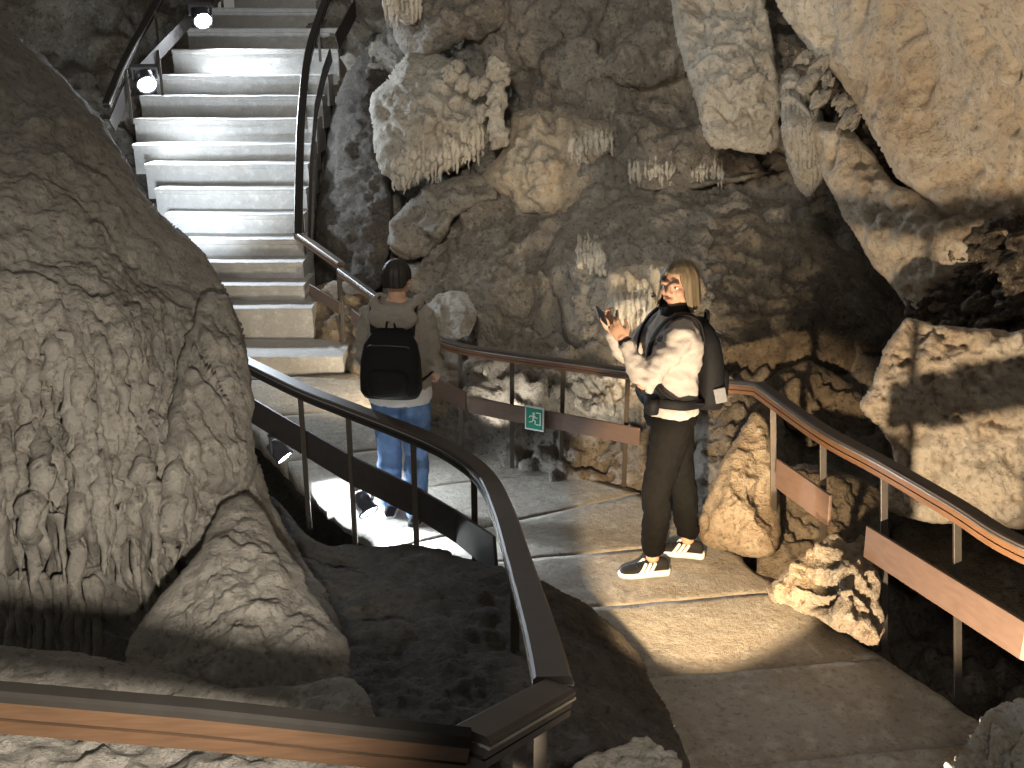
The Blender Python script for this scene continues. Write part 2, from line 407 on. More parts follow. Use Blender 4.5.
wk = rock('leaning_block', [(806, 112), (822, 124), (846, 130), (868, 148), (884, 172), (898, 186), (940, 196), (1000, 214), (1030, 260), (1010, 330), (950, 332), (920, 322), (904, 304), (868, 258), (838, 208), (824, 180), (816, 146)],
          [(806, 112, 6.75), (824, 180, 6.5), (868, 258, 6.35), (904, 304, 6.25), (870, 160, 6.35), (900, 200, 6.0), (960, 240, 5.8), (1000, 320, 5.9)], M_PALE, .9, 22, .8, 2.2,
          [('fbm', 1.6, .07), ('fbm', 4, .035), ('fbm', 9, .018), ('fbm', 24, .011), ('pits', 6, .05)], smooth_poly=1, seed=41, jit=5)
tag(wk, 'pale leaning rock block below the dark crevice in the right wall', 'rock formation')
wc = rock('crevice_rock', [(780, 40), (800, 40), (840, 80), (880, 120), (910, 180), (930, 215), (890, 200), (850, 160), (815, 130), (786, 90)],
          [(780, 40, 7.2), (840, 100, 6.75), (910, 190, 6.4), (815, 130, 6.9)], M_CRUST, .6, 14, .5, 2.2, [('fbm', 3, .08), ('billow', 7, .10), ('ridge', 9, .05), ('fbm', 22, .02)], smooth_poly=1, seed=42)
tag(wc, 'dark knobbly rock filling the diagonal crevice in the right wall', 'rock formation')
pc_ = rock('pitted_crust', [(898, 318), (906, 300), (918, 286), (926, 262), (948, 246), (962, 228), (996, 222), (1024, 208), (1110, 190), (1200, 200), (1200, 352), (1060, 350), (1010, 352), (980, 340), (940, 338), (912, 330)],
          [(898, 318, 6.25), (926, 262, 6.0), (1024, 208, 5.35), (1024, 340, 5.6), (960, 330, 5.95), (1200, 250, 4.6)], M_CRUST, .6, 20, .5, 2, [('fbm', 2, .08), ('billow', 5, .12), ('pits', 8, .13), ('ridge', 11, .05), ('fbm', 22, .025)], smooth_poly=1, seed=19, jit=10)
tag(pc_, 'dark deeply pitted rock crust between the pale overhang and the bright limestone below', 'rock formation')
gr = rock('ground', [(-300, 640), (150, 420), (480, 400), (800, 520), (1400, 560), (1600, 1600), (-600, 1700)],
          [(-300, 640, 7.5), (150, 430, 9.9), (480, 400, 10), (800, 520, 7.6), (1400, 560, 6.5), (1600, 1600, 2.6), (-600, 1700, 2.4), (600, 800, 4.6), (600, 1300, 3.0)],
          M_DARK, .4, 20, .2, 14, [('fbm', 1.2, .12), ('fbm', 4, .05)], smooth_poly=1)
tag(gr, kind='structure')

# --- path: concrete slabs on the ground
floor = empty('floor', (0, 4.5, 0)); tag(floor, kind='structure')
SEC = [((430, 980), (1260, 900), .0), ((520, 790), (1010, 738), .0), ((575, 684), (884, 658), 0), ((530, 612), (786, 592), 0), ((440, 568), (722, 541), -.04),
       ((395, 548), (640, 493), -.15), ((330, 500), (562, 470), -.2), ((285, 462), (462, 440), -.2), ((245, 420), (400, 405), -.14), ((205, 384), (352, 372), -.06)]
SW = [(G(*a, z), G(*b, z)) for a, b, z in SEC]
for i in range(len(SW)-1):
    (l0, r0), (l1, r1) = SW[i], SW[i+1]; nu, nv = 28, 14; V = []
    for b in range(nv+1):
        for a in range(nu+1):
            u = a/nu; v = .003+.994*b/nv if 0 < b < nv else (.003 if b == 0 else .997)
            V.append(l0.lerp(r0, u).lerp(l1.lerp(r1, u), v))
    V = np.array([tuple(v) for v in V]); r = fbm(V*1.3, 3)*.008+fbm(V*6, 3)*.004
    e = np.zeros((nv+1, nu+1)); e[0] = e[-1] = -.0015; V[:, 2] += r+e.ravel()
    ga = np.arange((nu+1)*(nv+1)).reshape(nv+1, nu+1)
    # ragged outer edges
    for b in range(nv+1):
        for a, s in ((0, -1), (nu, 1)):
            V[ga[b, a]] += np.array([s*.05*float(fbm(V[ga[b, a]][None]*4)[0]), 0, 0])
    n = len(V); Vb = V.copy(); Vb[:, 2] -= .14
    F = []
    for b in range(nv):
        for a in range(nu):
            q = (ga[b, a], ga[b, a+1], ga[b+1, a+1], ga[b+1, a]); F += [q, tuple(n+k for k in q[::-1])]
    bd = list(ga[0, :])+list(ga[1:, -1])+list(ga[-1, -2::-1])+list(ga[-2:0:-1, 0])
    for k in range(len(bd)): x, y = bd[k], bd[(k+1) % len(bd)]; F.append((y, x, n+x, n+y))
    mobj('slab', np.r_[V, Vb], F, M_CONC, floor)

# --- staircase
NOS = [(372, 205, 343, 9.05, 356), (330, 190, 312, 9.55, 308), (308, 190, 304, 9.8, 285), (285, 180, 303, 10.05, 262), (262, 175, 303, 10.3, 239), (239, 165, 304, 10.55, 214), (214, 155, 306, 10.8, 189),
       (189, 145, 308, 11.05, 164), (164, 133, 311, 11.3, 144), (144, 134, 316, 11.55, 119), (119, 140, 322, 11.85, 96), (96, 155, 328, 12.1, 75), (75, 172, 338, 12.35, 49), (49, 187, 349, 12.6, 28), (28, 208, 364, 12.85, 8),
       (8, 233, 382, 13.1, -12), (-12, 255, 405, 13.35, -30)]
stair = empty('staircase', W(260, 330, 9.6)); tag(stair, 'worn pale concrete staircase climbing away between two railings', 'staircase')
pl = None
for i, (yb, xl, xr, t, yt) in enumerate(NOS):
    L = W(xl, yt, t); R = W(xr, yt, t); z = (L.z+R.z)/2; L.z = R.z = z
    t2 = NOS[i+1][3] if i < len(NOS)-1 else t+.3
    bk = Vector((W(xl, yt, t2+.12).x-L.x+.0, (t2-t)+.35, 0))
    zb = min(W(xl, yb, t).z, z-.1)-.12
    m = MB(); ns = 26; ax = (R-L); dirn = ax.normalized(); per = Vector((-dirn.y, dirn.x, 0))
    if per.y < 0: per = -per
    prof = [(-.030, -.012), (-.022, 0), (.0, .004), (.55, .004), (.55, zb-z), (0.0, zb-z), (0.0, -.055), (-.024, -.048)]
    rings = []
    for k in range(ns+1):
        c = L+ax*(k/ns); w = float(fbm(np.array([[c.x*3, i*5.3, 1.]]), 3)[0]); dz = -.004*math.exp(-((k/ns-.5)/.25)**2)+w*.005
        rings.append([c+per*(a+w*.010*(a < .1))+Vector((0, 0, b+(dz if b > -.1 else 0))) for a, b in prof])
    m.rings(rings); o = m.build('step', M_STEP, stair, False)

# --- big grey flowstone on the left
dl = ramp(1, 260, 470)
flow = empty('flowstone_mass', W(120, 640, 3.2)); tag(flow, 'huge grey flowstone mass with long dripping curtains at its foot, left of the stairs', 'rock formation')
flow_body = rock('body', [(-160, -60), (0, 22), (36, 50), (62, 74), (88, 102), (112, 132), (132, 166), (150, 202), (186, 232), (207, 252), (226, 286), (242, 322), (251, 350), (254, 385), (251, 432), (263, 488), (286, 524),
              (312, 574), (336, 626), (345, 668), (200, 680), (60, 610), (-30, 600), (-160, 600)],
     [(-160, 0, 4.4), (0, 40, 4.6), (0, 300, 3.7), (0, 600, 3.5), (100, 150, 4.7), (120, 350, 3.85), (120, 600, 3.45), (210, 260, 4.75), (240, 380, 4.5), (200, 480, 3.9), (300, 560, 4.0), (320, 660, 3.3)],
     M_FLOW, 1.1, 85, .9, 2.2, [('fbm', 1.1, .10), ('fbm', 3.2, .05), ('fbm', 8, .022), ('scallop', 15, .010), ('fbm', 28, .008), ('fbm', 60, .004), ('flute', 7, .055, dl), ('flute', 15, .030, dl), ('flute', 5, .06, ramp(1, 430, 580))], parent=flow, seed=3,
     extra=lambda p: .34*np.clip((p[:, 1]-515)/50, 0, 1)*np.clip((230-p[:, 0])/50, 0, 1)+.16*np.clip((p[:, 1]-392)/22, 0, 1)*np.clip((470-p[:, 1])/60, 0, 1)*np.clip((70-p[:, 0])/30, 0, 1))
# boss on its right shoulder
rock('boss', [(196, 300), (214, 292), (232, 300), (246, 340), (253, 390), (250, 440), (258, 486), (222, 500), (170, 470), (172, 380)],
     [(196, 300, 4.5), (240, 320, 4.5), (215, 400, 4.05), (180, 470, 3.8), (250, 480, 4.1)], M_FLOW, .6, 26, .9, 2.2,
     [('fbm', 2.4, .05), ('fbm', 8, .025), ('flute', 12, .035), ('fbm', 24, .01), ('fbm', 60, .004)], parent=flow, seed=4)
r2 = random.Random(3)
cast = caster(flow_body)
for k in range(30):                                   # upper tier, short
    x = 2+k*8.1+r2.uniform(-4, 4); y0 = 330+r2.uniform(-12, 30); L_ = r2.uniform(45, 95)
    if 244-x < 12: break
    rib('curtain_drip', x, y0, y0+L_, r2.uniform(-2, 8), r2.uniform(4.5, 8.5), M_FLOW, flow, cast, k, r2.uniform(.0, .10) if x < 80 else 0)
for k in range(31):                                   # lower tier, long hanging fingers
    x = -4+k*6.6+r2.uniform(-3.5, 3.5)
    if x > 200: break
    y0 = 440+r2.uniform(-40, 40)-max(0, x-140)*.2; y1 = y0+r2.uniform(45, 80)
    rib('curtain_drip', x, y0, min(y1, 540), r2.uniform(-2, 10), r2.uniform(5.5, 11), M_FLOW, flow, cast, k+40, r2.uniform(.16, .36)*(1 if x < 150 else .6))
sm = rock('stalagmite_mound', [(238, 492), (258, 500), (276, 528), (298, 566), (318, 606), (352, 640), (350, 700), (220, 705), (112, 680), (140, 612), (186, 566), (214, 518)],
          [(245, 495, 3.85), (290, 560, 3.55), (220, 560, 3.36), (140, 640, 3.22), (240, 640, 3.05), (340, 640, 3.12)], M_FLOW, .6, 46, .5, 2.2,
          [('fbm', 2.5, .05), ('fbm', 7, .02), ('fbm', 18, .014), ('fbm', 40, .008)], seed=5, jit=6)
tag(sm, 'broad cone shaped stalagmite mound standing against the grey flowstone curtains', 'rock formation')
lg = empty('rock_ledge', W(150, 768, 2.4)); tag(lg, 'grey rock ledge under the flowstone, behind the lowest wooden handrail', 'rock ledge')
rock('body', [(-160, 632), (40, 650), (90, 655), (170, 672), (260, 690), (356, 668), (380, 720), (400, 860), (-160, 860)],
     [(-160, 640, 3.1), (100, 660, 3.05), (260, 690, 2.8), (360, 690, 2.7), (0, 768, 2.55), (200, 768, 2.5), (380, 768, 2.4), (150, 850, 2.3)], M_FLOW, .7, 24, .6, 3,
     [('fbm', 2, .06), ('scallop', 9, .02), ('fbm', 20, .008)], parent=lg, seed=6)
for k in range(13):
    x = 4+k*7.5+r2.uniform(-2, 2); stalactite('curtain_drip', x, 575+r2.uniform(0, 10), 684+r2.uniform(-20, 6), 3.80, r2.uniform(5, 8), M_FLOW, flow, 2, k+50)

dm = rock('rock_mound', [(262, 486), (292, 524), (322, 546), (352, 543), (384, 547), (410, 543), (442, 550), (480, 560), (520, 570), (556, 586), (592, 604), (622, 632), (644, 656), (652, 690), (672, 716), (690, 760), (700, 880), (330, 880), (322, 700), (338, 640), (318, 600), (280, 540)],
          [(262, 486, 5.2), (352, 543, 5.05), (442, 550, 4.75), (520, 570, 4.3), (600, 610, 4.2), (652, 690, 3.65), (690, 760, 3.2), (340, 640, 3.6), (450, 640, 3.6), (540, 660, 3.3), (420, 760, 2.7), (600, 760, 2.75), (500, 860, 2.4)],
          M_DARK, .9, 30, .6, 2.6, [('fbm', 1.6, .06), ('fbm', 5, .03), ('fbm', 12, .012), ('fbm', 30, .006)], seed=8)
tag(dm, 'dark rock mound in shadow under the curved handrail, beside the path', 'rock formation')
# pale rubble at the foot of the picture
rb = MB()
for k in range(110):
    x = r2.uniform(572, 676); y = max(r2.uniform(742, 800), 742+abs(x-640)*.42)
    c = W(x, y, 2.45-(y-745)*.004); r = r2.uniform(.009, .024); rb.ell(c, (r, r*r2.uniform(.7, 1.2), r*r2.uniform(.6, 1.)), Matrix.Rotation(r2.uniform(0, 3), 3, 'X'), 10, 7)
rb.ell(W(628, 850, 2.35), (.13, .13, .15))
V, F = remesh(rb, .008, 1); Vn = V+fbm(V*40, 3)[:, None]*.006
o = mobj('knobbly_rock', Vn, F, M_PALEG); tag(o, 'pale knobbly lump of rock at the foot of the dark mound', 'rock')

# --- rocks beside the path on the right
b1 = rock('boulder', [(756, 408), (766, 420), (776, 448), (779, 500), (782, 556), (752, 558), (724, 548), (700, 546), (698, 520), (712, 480), (730, 448), (744, 424)],
          [(756, 410, 5.75), (776, 500, 5.55), (740, 500, 5.35), (700, 540, 5.5), (770, 550, 5.3)], M_TAN, .6, 22, .9, 2, [('fbm', 2.5, .05), ('ridge', 6, .03), ('fbm', 16, .015), ('fbm', 40, .005)], seed=9)
tag(b1, 'tall leaning tan boulder beside the path right of the woman', 'boulder')
b2 = rock('rock_outcrop', [(780, 470), (812, 462), (850, 474), (884, 486), (892, 530), (880, 590), (800, 610), (756, 590), (756, 540)],
          [(780, 470, 6.0), (884, 486, 6.1), (830, 520, 5.75), (780, 590, 5.35), (880, 590, 5.4)], M_BROWN, .6, 24, .8, 2.4, [('fbm', 2.5, .06), ('ridge', 6, .03), ('fbm', 16, .015)], seed=10)
tag(b2, 'brown rock outcrop behind the short railing panel on the right', 'rock')
b3 = rock('jagged_rock', [(762, 592), (776, 578), (796, 568), (802, 554), (820, 546), (838, 540), (852, 545), (862, 529), (868, 540), (876, 560), (884, 600), (884, 648), (862, 642), (830, 628), (796, 612)],
          [(762, 592, 4.85), (802, 554, 4.85), (864, 532, 4.75), (884, 640, 4.45), (840, 590, 4.45), (800, 600, 4.6)], M_TAN, .6, 16, .8, 1.8,
          [('fbm', 3, .05), ('ridge', 4, .05), ('fbm', 8, .035), ('flute', 9, .03), ('fbm', 20, .018), ('fbm', 45, .008)], smooth_poly=1, seed=11)
tag(b3, 'jagged pale tan rock sitting on the edge of the path below the right railing', 'rock')
b4 = rock('boulder', [(946, 768), (958, 748), (974, 728), (984, 708), (1004, 700), (1024, 696), (1120, 700), (1150, 880), (930, 880)],
          [(950, 768, 3.1), (1000, 702, 3.35), (1100, 700, 3.2), (1024, 768, 2.95), (1024, 870, 2.75)], M_PALEG, .7, 24, .9, 2, [('fbm', 3, .05), ('billow', 8, .05), ('pits', 12, .05), ('fbm', 26, .012)], seed=12)
tag(b4, 'rough grey boulder in the bottom right corner', 'boulder')
b5 = rock('limestone_outcrop', [(893, 330), (904, 312), (940, 326), (1080, 334), (1180, 340), (1200, 560), (1040, 530), (940, 520), (888, 516), (882, 490), (894, 462), (888, 440), (860, 412), (858, 402), (872, 380), (884, 350)],
          [(893, 330, 5.5), (860, 408, 5.5), (885, 510, 5.55), (1024, 340, 5.15), (1024, 520, 5.3), (950, 420, 5.3), (1180, 400, 4.8)], M_PALE, 1., 18, .9, 2.2,
          [('fbm', 1.6, .08), ('fbm', 5, .04), ('pits', 10, .05), ('fbm', 14, .022), ('fbm', 34, .012)], seed=13)
tag(b5, 'bright pale limestone face below the overhang, crossed by the railing shadow', 'rock face')
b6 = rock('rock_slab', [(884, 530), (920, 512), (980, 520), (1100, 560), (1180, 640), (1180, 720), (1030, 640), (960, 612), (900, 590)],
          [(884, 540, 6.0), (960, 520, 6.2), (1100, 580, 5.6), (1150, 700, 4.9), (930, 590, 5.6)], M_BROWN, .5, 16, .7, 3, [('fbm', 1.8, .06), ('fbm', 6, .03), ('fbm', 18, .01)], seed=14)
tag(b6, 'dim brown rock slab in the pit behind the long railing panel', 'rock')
hb = rock('hanging_rock', [(664, -60), (672, 20), (682, 60), (693, 92), (699, 128), (706, 148), (732, 152), (766, 157), (780, 148), (783, 118), (778, 70), (770, 30), (764, -60)],
          [(664, -60, 7.9), (682, 60, 7.8), (706, 148, 7.6), (780, 148, 7.4), (774, 0, 7.4), (725, 80, 7.3)], M_PALEG, 1., 20, .9, 2,
          [('fbm', 2, .06), ('flute', 8, .03), ('ridge', 6, .035), ('pits', 6, .08), ('fbm', 18, .012)], seed=15)
tag(hb, 'blocky pale rock hanging from the roof left of the right wall', 'rock formation')
ds = empty('drapery_stalactite', W(805, 205, 6.9)); tag(ds, 'fluted drapery stalactite hanging beside the pale right wall', 'stalactite')
dr_ = rock('drapery', [(779, 74), (792, 66), (806, 84), (824, 120), (832, 150), (824, 186), (809, 204), (797, 186), (788, 160), (782, 128)],
     [(779, 74, 7.05), (832, 150, 6.7), (809, 204, 6.8), (804, 130, 6.75)], M_PALEG, .35, 14, .9, 1.6, [('fbm', 3, .03), ('flute', 16, .06), ('fbm', 20, .008)], parent=ds, seed=16)
cd_ = caster(dr_)
for k in range(10):
    x = 784+k*4.6; rib('fold', x, 84+k*3.4, min(198, 150+k*9) if k < 6 else 204-(k-5)*6, 3+k*.4, r2.uniform(2.6, 4.0), M_PALEG, ds, cd_, k+3)
for k, (x, y, r) in enumerate([(808, 82, 9), (830, 78, 7), (804, 60, 7), (818, 66, 9), (842, 104, 10), (820, 98, 8), (852, 118, 9)]):
    m = MB(); m.ell(W(x, y, 6.62-.002*y), (r*.0070, r*.008, r*.0055), None, 26, 18); V = np.array([tuple(v) for v in m.V]); V += fbm(V*9, 2)[:, None]*.06+fbm(V*25+5, 3)[:, None]*.03
    mobj('knob', V, m.F, M_PALEG, ds)

# --- formations on the back wall
def form(name, label, poly, ctrl, mat, rnd=26, thick=.8, disp=None, step=2.6, seed=0, fringe=None, cat='rock formation'):
    e = empty(name, W(poly[0][0], max(p[1] for p in poly), ctrl[0][2])); tag(e, label, cat)
    bd_ = rock('body', poly, ctrl, mat, thick, rnd*1.25, .7, step, (disp or [('fbm', 1.6, .10), ('fbm', 4, .07)])+[('fbm', 7, .05), ('fbm', 15, .026), ('fbm', 36, .012)], e, seed=seed, smooth_poly=1, jit=9)
    if fringe:
        x0, y0, x1, y1, n, ln, r, t, fm = fringe; cf = caster(bd_)
        for k in range(n):
            f = k/(n-1); x = x0+(x1-x0)*f+r2.uniform(-1, 1); y = y0+(y1-y0)*f+r2.uniform(-3, 3)
            rib('fringe_drip', x, y-ln*r2.uniform(.7, 1.3), y, r2.uniform(-1, 1.5), r*r2.uniform(.55, .95), fm, e, cf, seed+k, ln*r2.uniform(.25, .7)*t/1000)
    return e
form('bulging_flowstone', 'pale bulging flowstone with a short yellowish fringe right of the stairs', [(378, 86), (400, 60), (430, 52), (462, 62), (486, 92), (492, 130), (486, 158), (456, 168), (424, 184), (400, 196), (386, 180), (376, 150), (368, 120)],
     [(378, 86, 9.9), (486, 92, 9.6), (430, 120, 9.2), (400, 190, 9.4), (486, 158, 9.5)], M_PALEG, 28, .8, [('fbm', 1.8, .09), ('flute', 8, .05, ramp(1, 110, 160)), ('ridge', 5, .04)], 2.4, 21, (394, 178, 482, 152, 22, 26, 4.2, 9.3, M_DRIP))
form('upper_bulge', 'smooth grey rounded rock bulge high beside the stair top', [(372, -50), (390, 24), (404, 60), (430, 66), (462, 40), (486, 44), (520, 10), (540, -50)],
     [(372, -50, 10.6), (404, 60, 10.1), (440, 20, 9.7), (520, 0, 10)], M_BACK, 30, .8, seed=22)
form('upper_fringe', 'small white dripstone fringe above the stair top', [(378, -40), (384, 8), (396, 22), (410, 26), (424, 12), (420, -40)], [(384, 0, 10.0), (420, 0, 9.8)], M_PALEG, 12, .4, seed=23, fringe=(384, 12, 420, 8, 9, 24, 3.6, 9.8, M_DRIP))
form('shaded_overhang', 'broad shadowed rock overhang across the top middle', [(470, -60), (478, 30), (510, 66), (560, 84), (600, 80), (640, 96), (690, 70), (700, -60)],
     [(470, 0, 10.2), (520, 60, 9.9), (600, 40, 9.3), (690, 60, 9.0)], M_BACK, 36, .8, seed=24)
form('ribbed_boss', 'angular ribbed rock boss under the roof left of the hanging rock', [(538, 80), (552, 56), (580, 36), (602, 40), (600, 60), (620, 44), (660, 10), (690, 30), (696, 70), (660, 88), (612, 94), (566, 98)],
     [(540, 80, 9.4), (600, 50, 9.0), (690, 40, 8.9), (600, 90, 9.2)], M_BACK, 16, .5, seed=25)
col_ = empty('stalactite_column', W(500, 146, 9.2)); tag(col_, 'knobbly pale stalactite column hanging in front of the back wall', 'stalactite')
m = MB()
for k in range(60):
    f = k/59; y = 60+f*84; w = 12*(1-.35*f); m.ell(W(498+2*math.sin(k)+r2.uniform(-w*.7, w*.7), y, 9.15+r2.uniform(-.05, .05)), tuple(r2.uniform(.035, .062) for _ in range(3)), None, 8, 6)
V, F = remesh(m, .02, 1); V = V+fbm(V*16, 3)[:, None]*.02
mobj('column', V, F, M_PALEG, col_)
for k, (x, y, r) in enumerate([(452, 74, 10), (464, 84, 9), (474, 88, 9), (484, 86, 8), (458, 66, 7), (482, 112, 8)]):
    mm = MB(); mm.ell(W(x, y, 9.25), (r*.009, r*.009, r*.010)); V = np.array([tuple(v) for v in mm.V]); V += fbm(V*11, 3)[:, None]*.04
    mobj('knob', V, mm.F, M_PALEG, col_)
form('ochre_flowstone', 'pale and orange stained flowstone in the middle of the back wall', [(504, 134), (520, 112), (560, 108), (592, 114), (616, 126), (620, 148), (604, 164), (590, 172), (588, 190), (572, 214), (552, 222), (536, 214), (520, 212), (500, 196), (484, 180), (496, 158)],
     [(504, 134, 9.2), (560, 108, 9.2), (616, 130, 9.0), (550, 160, 8.8), (552, 220, 9.0), (490, 180, 9.2)], M_OCHRE, 22, .7, [('fbm', 2, .09), ('flute', 6, .05)], 2.2, 26, (572, 154, 616, 144, 10, 22, 3.6, 8.85, M_DRIP))
form('fringed_shelf', 'rounded grey rock shelf with a comb of short stalactites', [(620, 150), (630, 136), (650, 132), (690, 140), (730, 146), (770, 160), (776, 178), (724, 184), (690, 188), (640, 190), (624, 178)],
     [(620, 160, 8.9), (690, 140, 8.8), (690, 188, 8.6), (776, 170, 8.4)], M_BACK, 18, .7, seed=27, fringe=(630, 178, 722, 176, 26, 16, 2.6, 8.62, M_DRIP))
form('sloping_ridge', 'long smooth rock ridge sloping down below the bulging flowstone', [(396, 212), (420, 190), (450, 178), (484, 172), (506, 196), (470, 206), (452, 224), (436, 250), (410, 262), (390, 250)],
     [(396, 212, 9.5), (484, 172, 9.3), (440, 210, 9.1), (410, 262, 9.4)], M_BACK, 18, .6, seed=28)
form('rounded_dome', 'large rounded grey rock dome with a white fringe left of the woman', [(536, 262), (556, 232), (584, 212), (616, 200), (660, 196), (720, 210), (760, 250), (770, 320), (740, 372), (690, 366), (640, 362), (598, 354), (566, 346), (556, 310)],
     [(540, 262, 8.6), (620, 205, 8.6), (720, 220, 8.3), (620, 270, 7.9), (700, 300, 7.8), (580, 340, 8.1), (730, 360, 7.8)], M_BACK, 44, .9, [('fbm', 1.4, .09), ('ridge', 4, .05), ], 2.4, 29, (578, 262, 604, 272, 9, 30, 3.6, 7.9, M_DRIP))
form('ribbed_flowstone', 'tan ribbed flowstone patch on the dome beside the face of the woman', [(604, 276), (622, 262), (660, 258), (696, 270), (704, 300), (690, 330), (652, 336), (618, 328), (602, 306)],
     [(604, 276, 7.85), (660, 260, 7.75), (704, 300, 7.7), (650, 334, 7.75), (650, 296, 7.55)], M_OCHRE, 16, .5, [('fbm', 3, .04), ('flute', 10, .06), ('ridge', 8, .03)], 2.2, 44, fringe=(616, 318, 690, 314, 14, 30, 3.6, 7.6, M_DRIP))
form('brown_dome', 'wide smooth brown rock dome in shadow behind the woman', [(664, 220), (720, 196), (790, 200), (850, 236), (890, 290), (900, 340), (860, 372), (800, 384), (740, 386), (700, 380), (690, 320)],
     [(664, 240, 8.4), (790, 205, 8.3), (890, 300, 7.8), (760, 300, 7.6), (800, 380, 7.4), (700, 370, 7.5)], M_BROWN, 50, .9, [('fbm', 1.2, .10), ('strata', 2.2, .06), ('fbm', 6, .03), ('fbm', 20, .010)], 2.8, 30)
form('dark_recess_boulder', 'dark rounded boulder in the recess behind the man', [(420, 262), (440, 222), (476, 200), (520, 206), (548, 236), (552, 280), (536, 318), (490, 330), (450, 324), (424, 300)],
     [(420, 270, 9.4), (480, 205, 9.4), (550, 260, 9.0), (490, 270, 8.8), (490, 330, 8.7)], M_MOUND, 36, .7, [('fbm', 1.6, .06)], seed=31)
form('stained_rock', 'small pale stained rock standing behind the far handrail beside the man', [(424, 312), (436, 300), (448, 290), (462, 296), (474, 308), (478, 322), (462, 334), (446, 340), (430, 350), (424, 330)],
     [(424, 312, 8.1), (474, 312, 8.1), (450, 320, 7.9)], M_PALEG, 12, .4, seed=32, cat='rock')
form('lit_base_rock', 'warm lit tan rock at the foot of the stairs behind the handrail', [(304, 300), (318, 286), (344, 280), (366, 292), (378, 300), (402, 316), (420, 330), (470, 352), (466, 410), (440, 424), (402, 408), (372, 386), (344, 372), (312, 346)],
     [(304, 300, 10.0), (344, 282, 9.8), (402, 318, 8.8), (460, 360, 8.0), (400, 404, 8.2), (330, 350, 9.5)], M_TAN, 18, .6, seed=33, cat='rock')
form('pale_curtain', 'pale grey fluted rock curtain behind the far handrail, left of the green sign', [(462, 352), (500, 356), (536, 366), (540, 400), (516, 408), (480, 402), (464, 394)], [(462, 352, 8.0), (540, 370, 7.8), (500, 400, 7.8)], M_PALEG, 12, .4,
     [('fbm', 2.5, .06), ('flute', 12, .05), ('ridge', 6, .04), ('fbm', 16, .02)], 2.2, 34)
form('ribbed_curtain', 'pale ribbed rock curtain behind the far handrail, between the green sign and the woman', [(562, 362), (600, 366), (632, 372), (642, 392), (628, 408), (606, 414), (580, 410), (566, 396)], [(562, 362, 7.8), (640, 375, 7.6), (600, 410, 7.5)], M_PALEG, 12, .4,
     [('fbm', 2.5, .05), ('flute', 14, .07), ('fbm', 16, .02)], 2.2, 35)
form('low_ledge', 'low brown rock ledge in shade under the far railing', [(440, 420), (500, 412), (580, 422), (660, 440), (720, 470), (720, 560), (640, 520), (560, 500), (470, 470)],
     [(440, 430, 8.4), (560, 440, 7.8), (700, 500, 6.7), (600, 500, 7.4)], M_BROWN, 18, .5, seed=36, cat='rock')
form('grey_outcrop', 'rounded grey outcrop behind the railing between the woman and the leaning boulder', [(690, 440), (704, 400), (740, 392), (772, 400), (790, 440), (770, 520), (720, 560), (690, 540)],
     [(690, 440, 6.8), (760, 395, 7.0), (730, 470, 6.4), (720, 550, 6.1)], M_MOUND, 24, .6, seed=37, cat='rock')
form('flat_topped_rock', 'flat topped pale rock lit behind the right handrail bend', [(760, 378), (784, 372), (820, 366), (850, 376), (880, 412), (870, 450), (820, 452), (780, 420), (766, 392)],
     [(760, 380, 7.2), (850, 376, 7.2), (830, 440, 6.8), (790, 400, 6.9)], M_BROWN, 14, .5, seed=38, cat='rock')
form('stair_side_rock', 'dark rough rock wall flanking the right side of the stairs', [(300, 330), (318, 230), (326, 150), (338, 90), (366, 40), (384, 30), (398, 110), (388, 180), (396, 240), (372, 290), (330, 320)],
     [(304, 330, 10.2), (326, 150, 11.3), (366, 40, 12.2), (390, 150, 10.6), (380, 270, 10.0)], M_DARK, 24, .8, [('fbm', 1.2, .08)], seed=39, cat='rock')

# ================================================================== RAILINGS
def railing(name, label, P, posts, panels, base, w=.085, body=None, cap=None, smooth=6, line=True, panelmat=None, tall=.052):
    e = empty(name, base); tag(e, label, 'railing', 'handrails along the path')
    Q = spline(P, smooth) if smooth > 1 else [Vector(p) for p in P]
    h = w/2
    MB().sweep(Q, [(-h, 0), (-h, .014), (-h+.008, .020), (h-.008, .020), (h, .014), (h, 0)]).build('handrail_top', cap or M_WOODD, e)
    MB().sweep(Q, [(-h+.004, -.002-tall*.48), (-h+.004, -.002), (h-.004, -.002), (h-.004, -.002-tall*.48)]).build('handrail', body or M_WOOD, e)
    MB().sweep(Q, [(-h+.010, -tall*.6), (-h+.010, -tall*.45), (h-.010, -tall*.45), (h-.010, -tall*.6)]).build('groove', M_METAL, e)
    MB().sweep(Q, [(-h+.004, -tall), (-h+.004, -.002-tall*.58), (h-.004, -.002-tall*.58), (h-.004, -tall)]).build('handrail_underside', body or M_WOOD, e)
    if line:
        MB().sweep(Q, [(-h-.003, -.004), (-h-.003, .003), (h+.003, .003), (h+.003, -.004)]).build('steel_strip', M_STEEL, e)
    for a, b in posts:
        a, b = Vector(a), Vector(b); MB().sweep([a, b], [(-.016, -.008), (-.016, .008), (.016, .008), (.016, -.008)], (0, 1, 0)).build('post', M_POST, e, bevel=.002)
    for pts, hh in panels:
        m = MB(); m.sweep(pts, [(-.008, -hh/2), (-.008, hh/2), (.008, hh/2), (.008, -hh/2)]); m.build('panel', panelmat or M_PANEL, e, bevel=.003)
    return e
def off(p, x=0, y=0, z=0): return p+Vector((x, y, z))
def pp(px, y0, y1, t, lo=None):
    a = W(px, y0, t); b = Vector((a.x, a.y, lo if lo is not None else W(px, y1, t).z)); return a, b

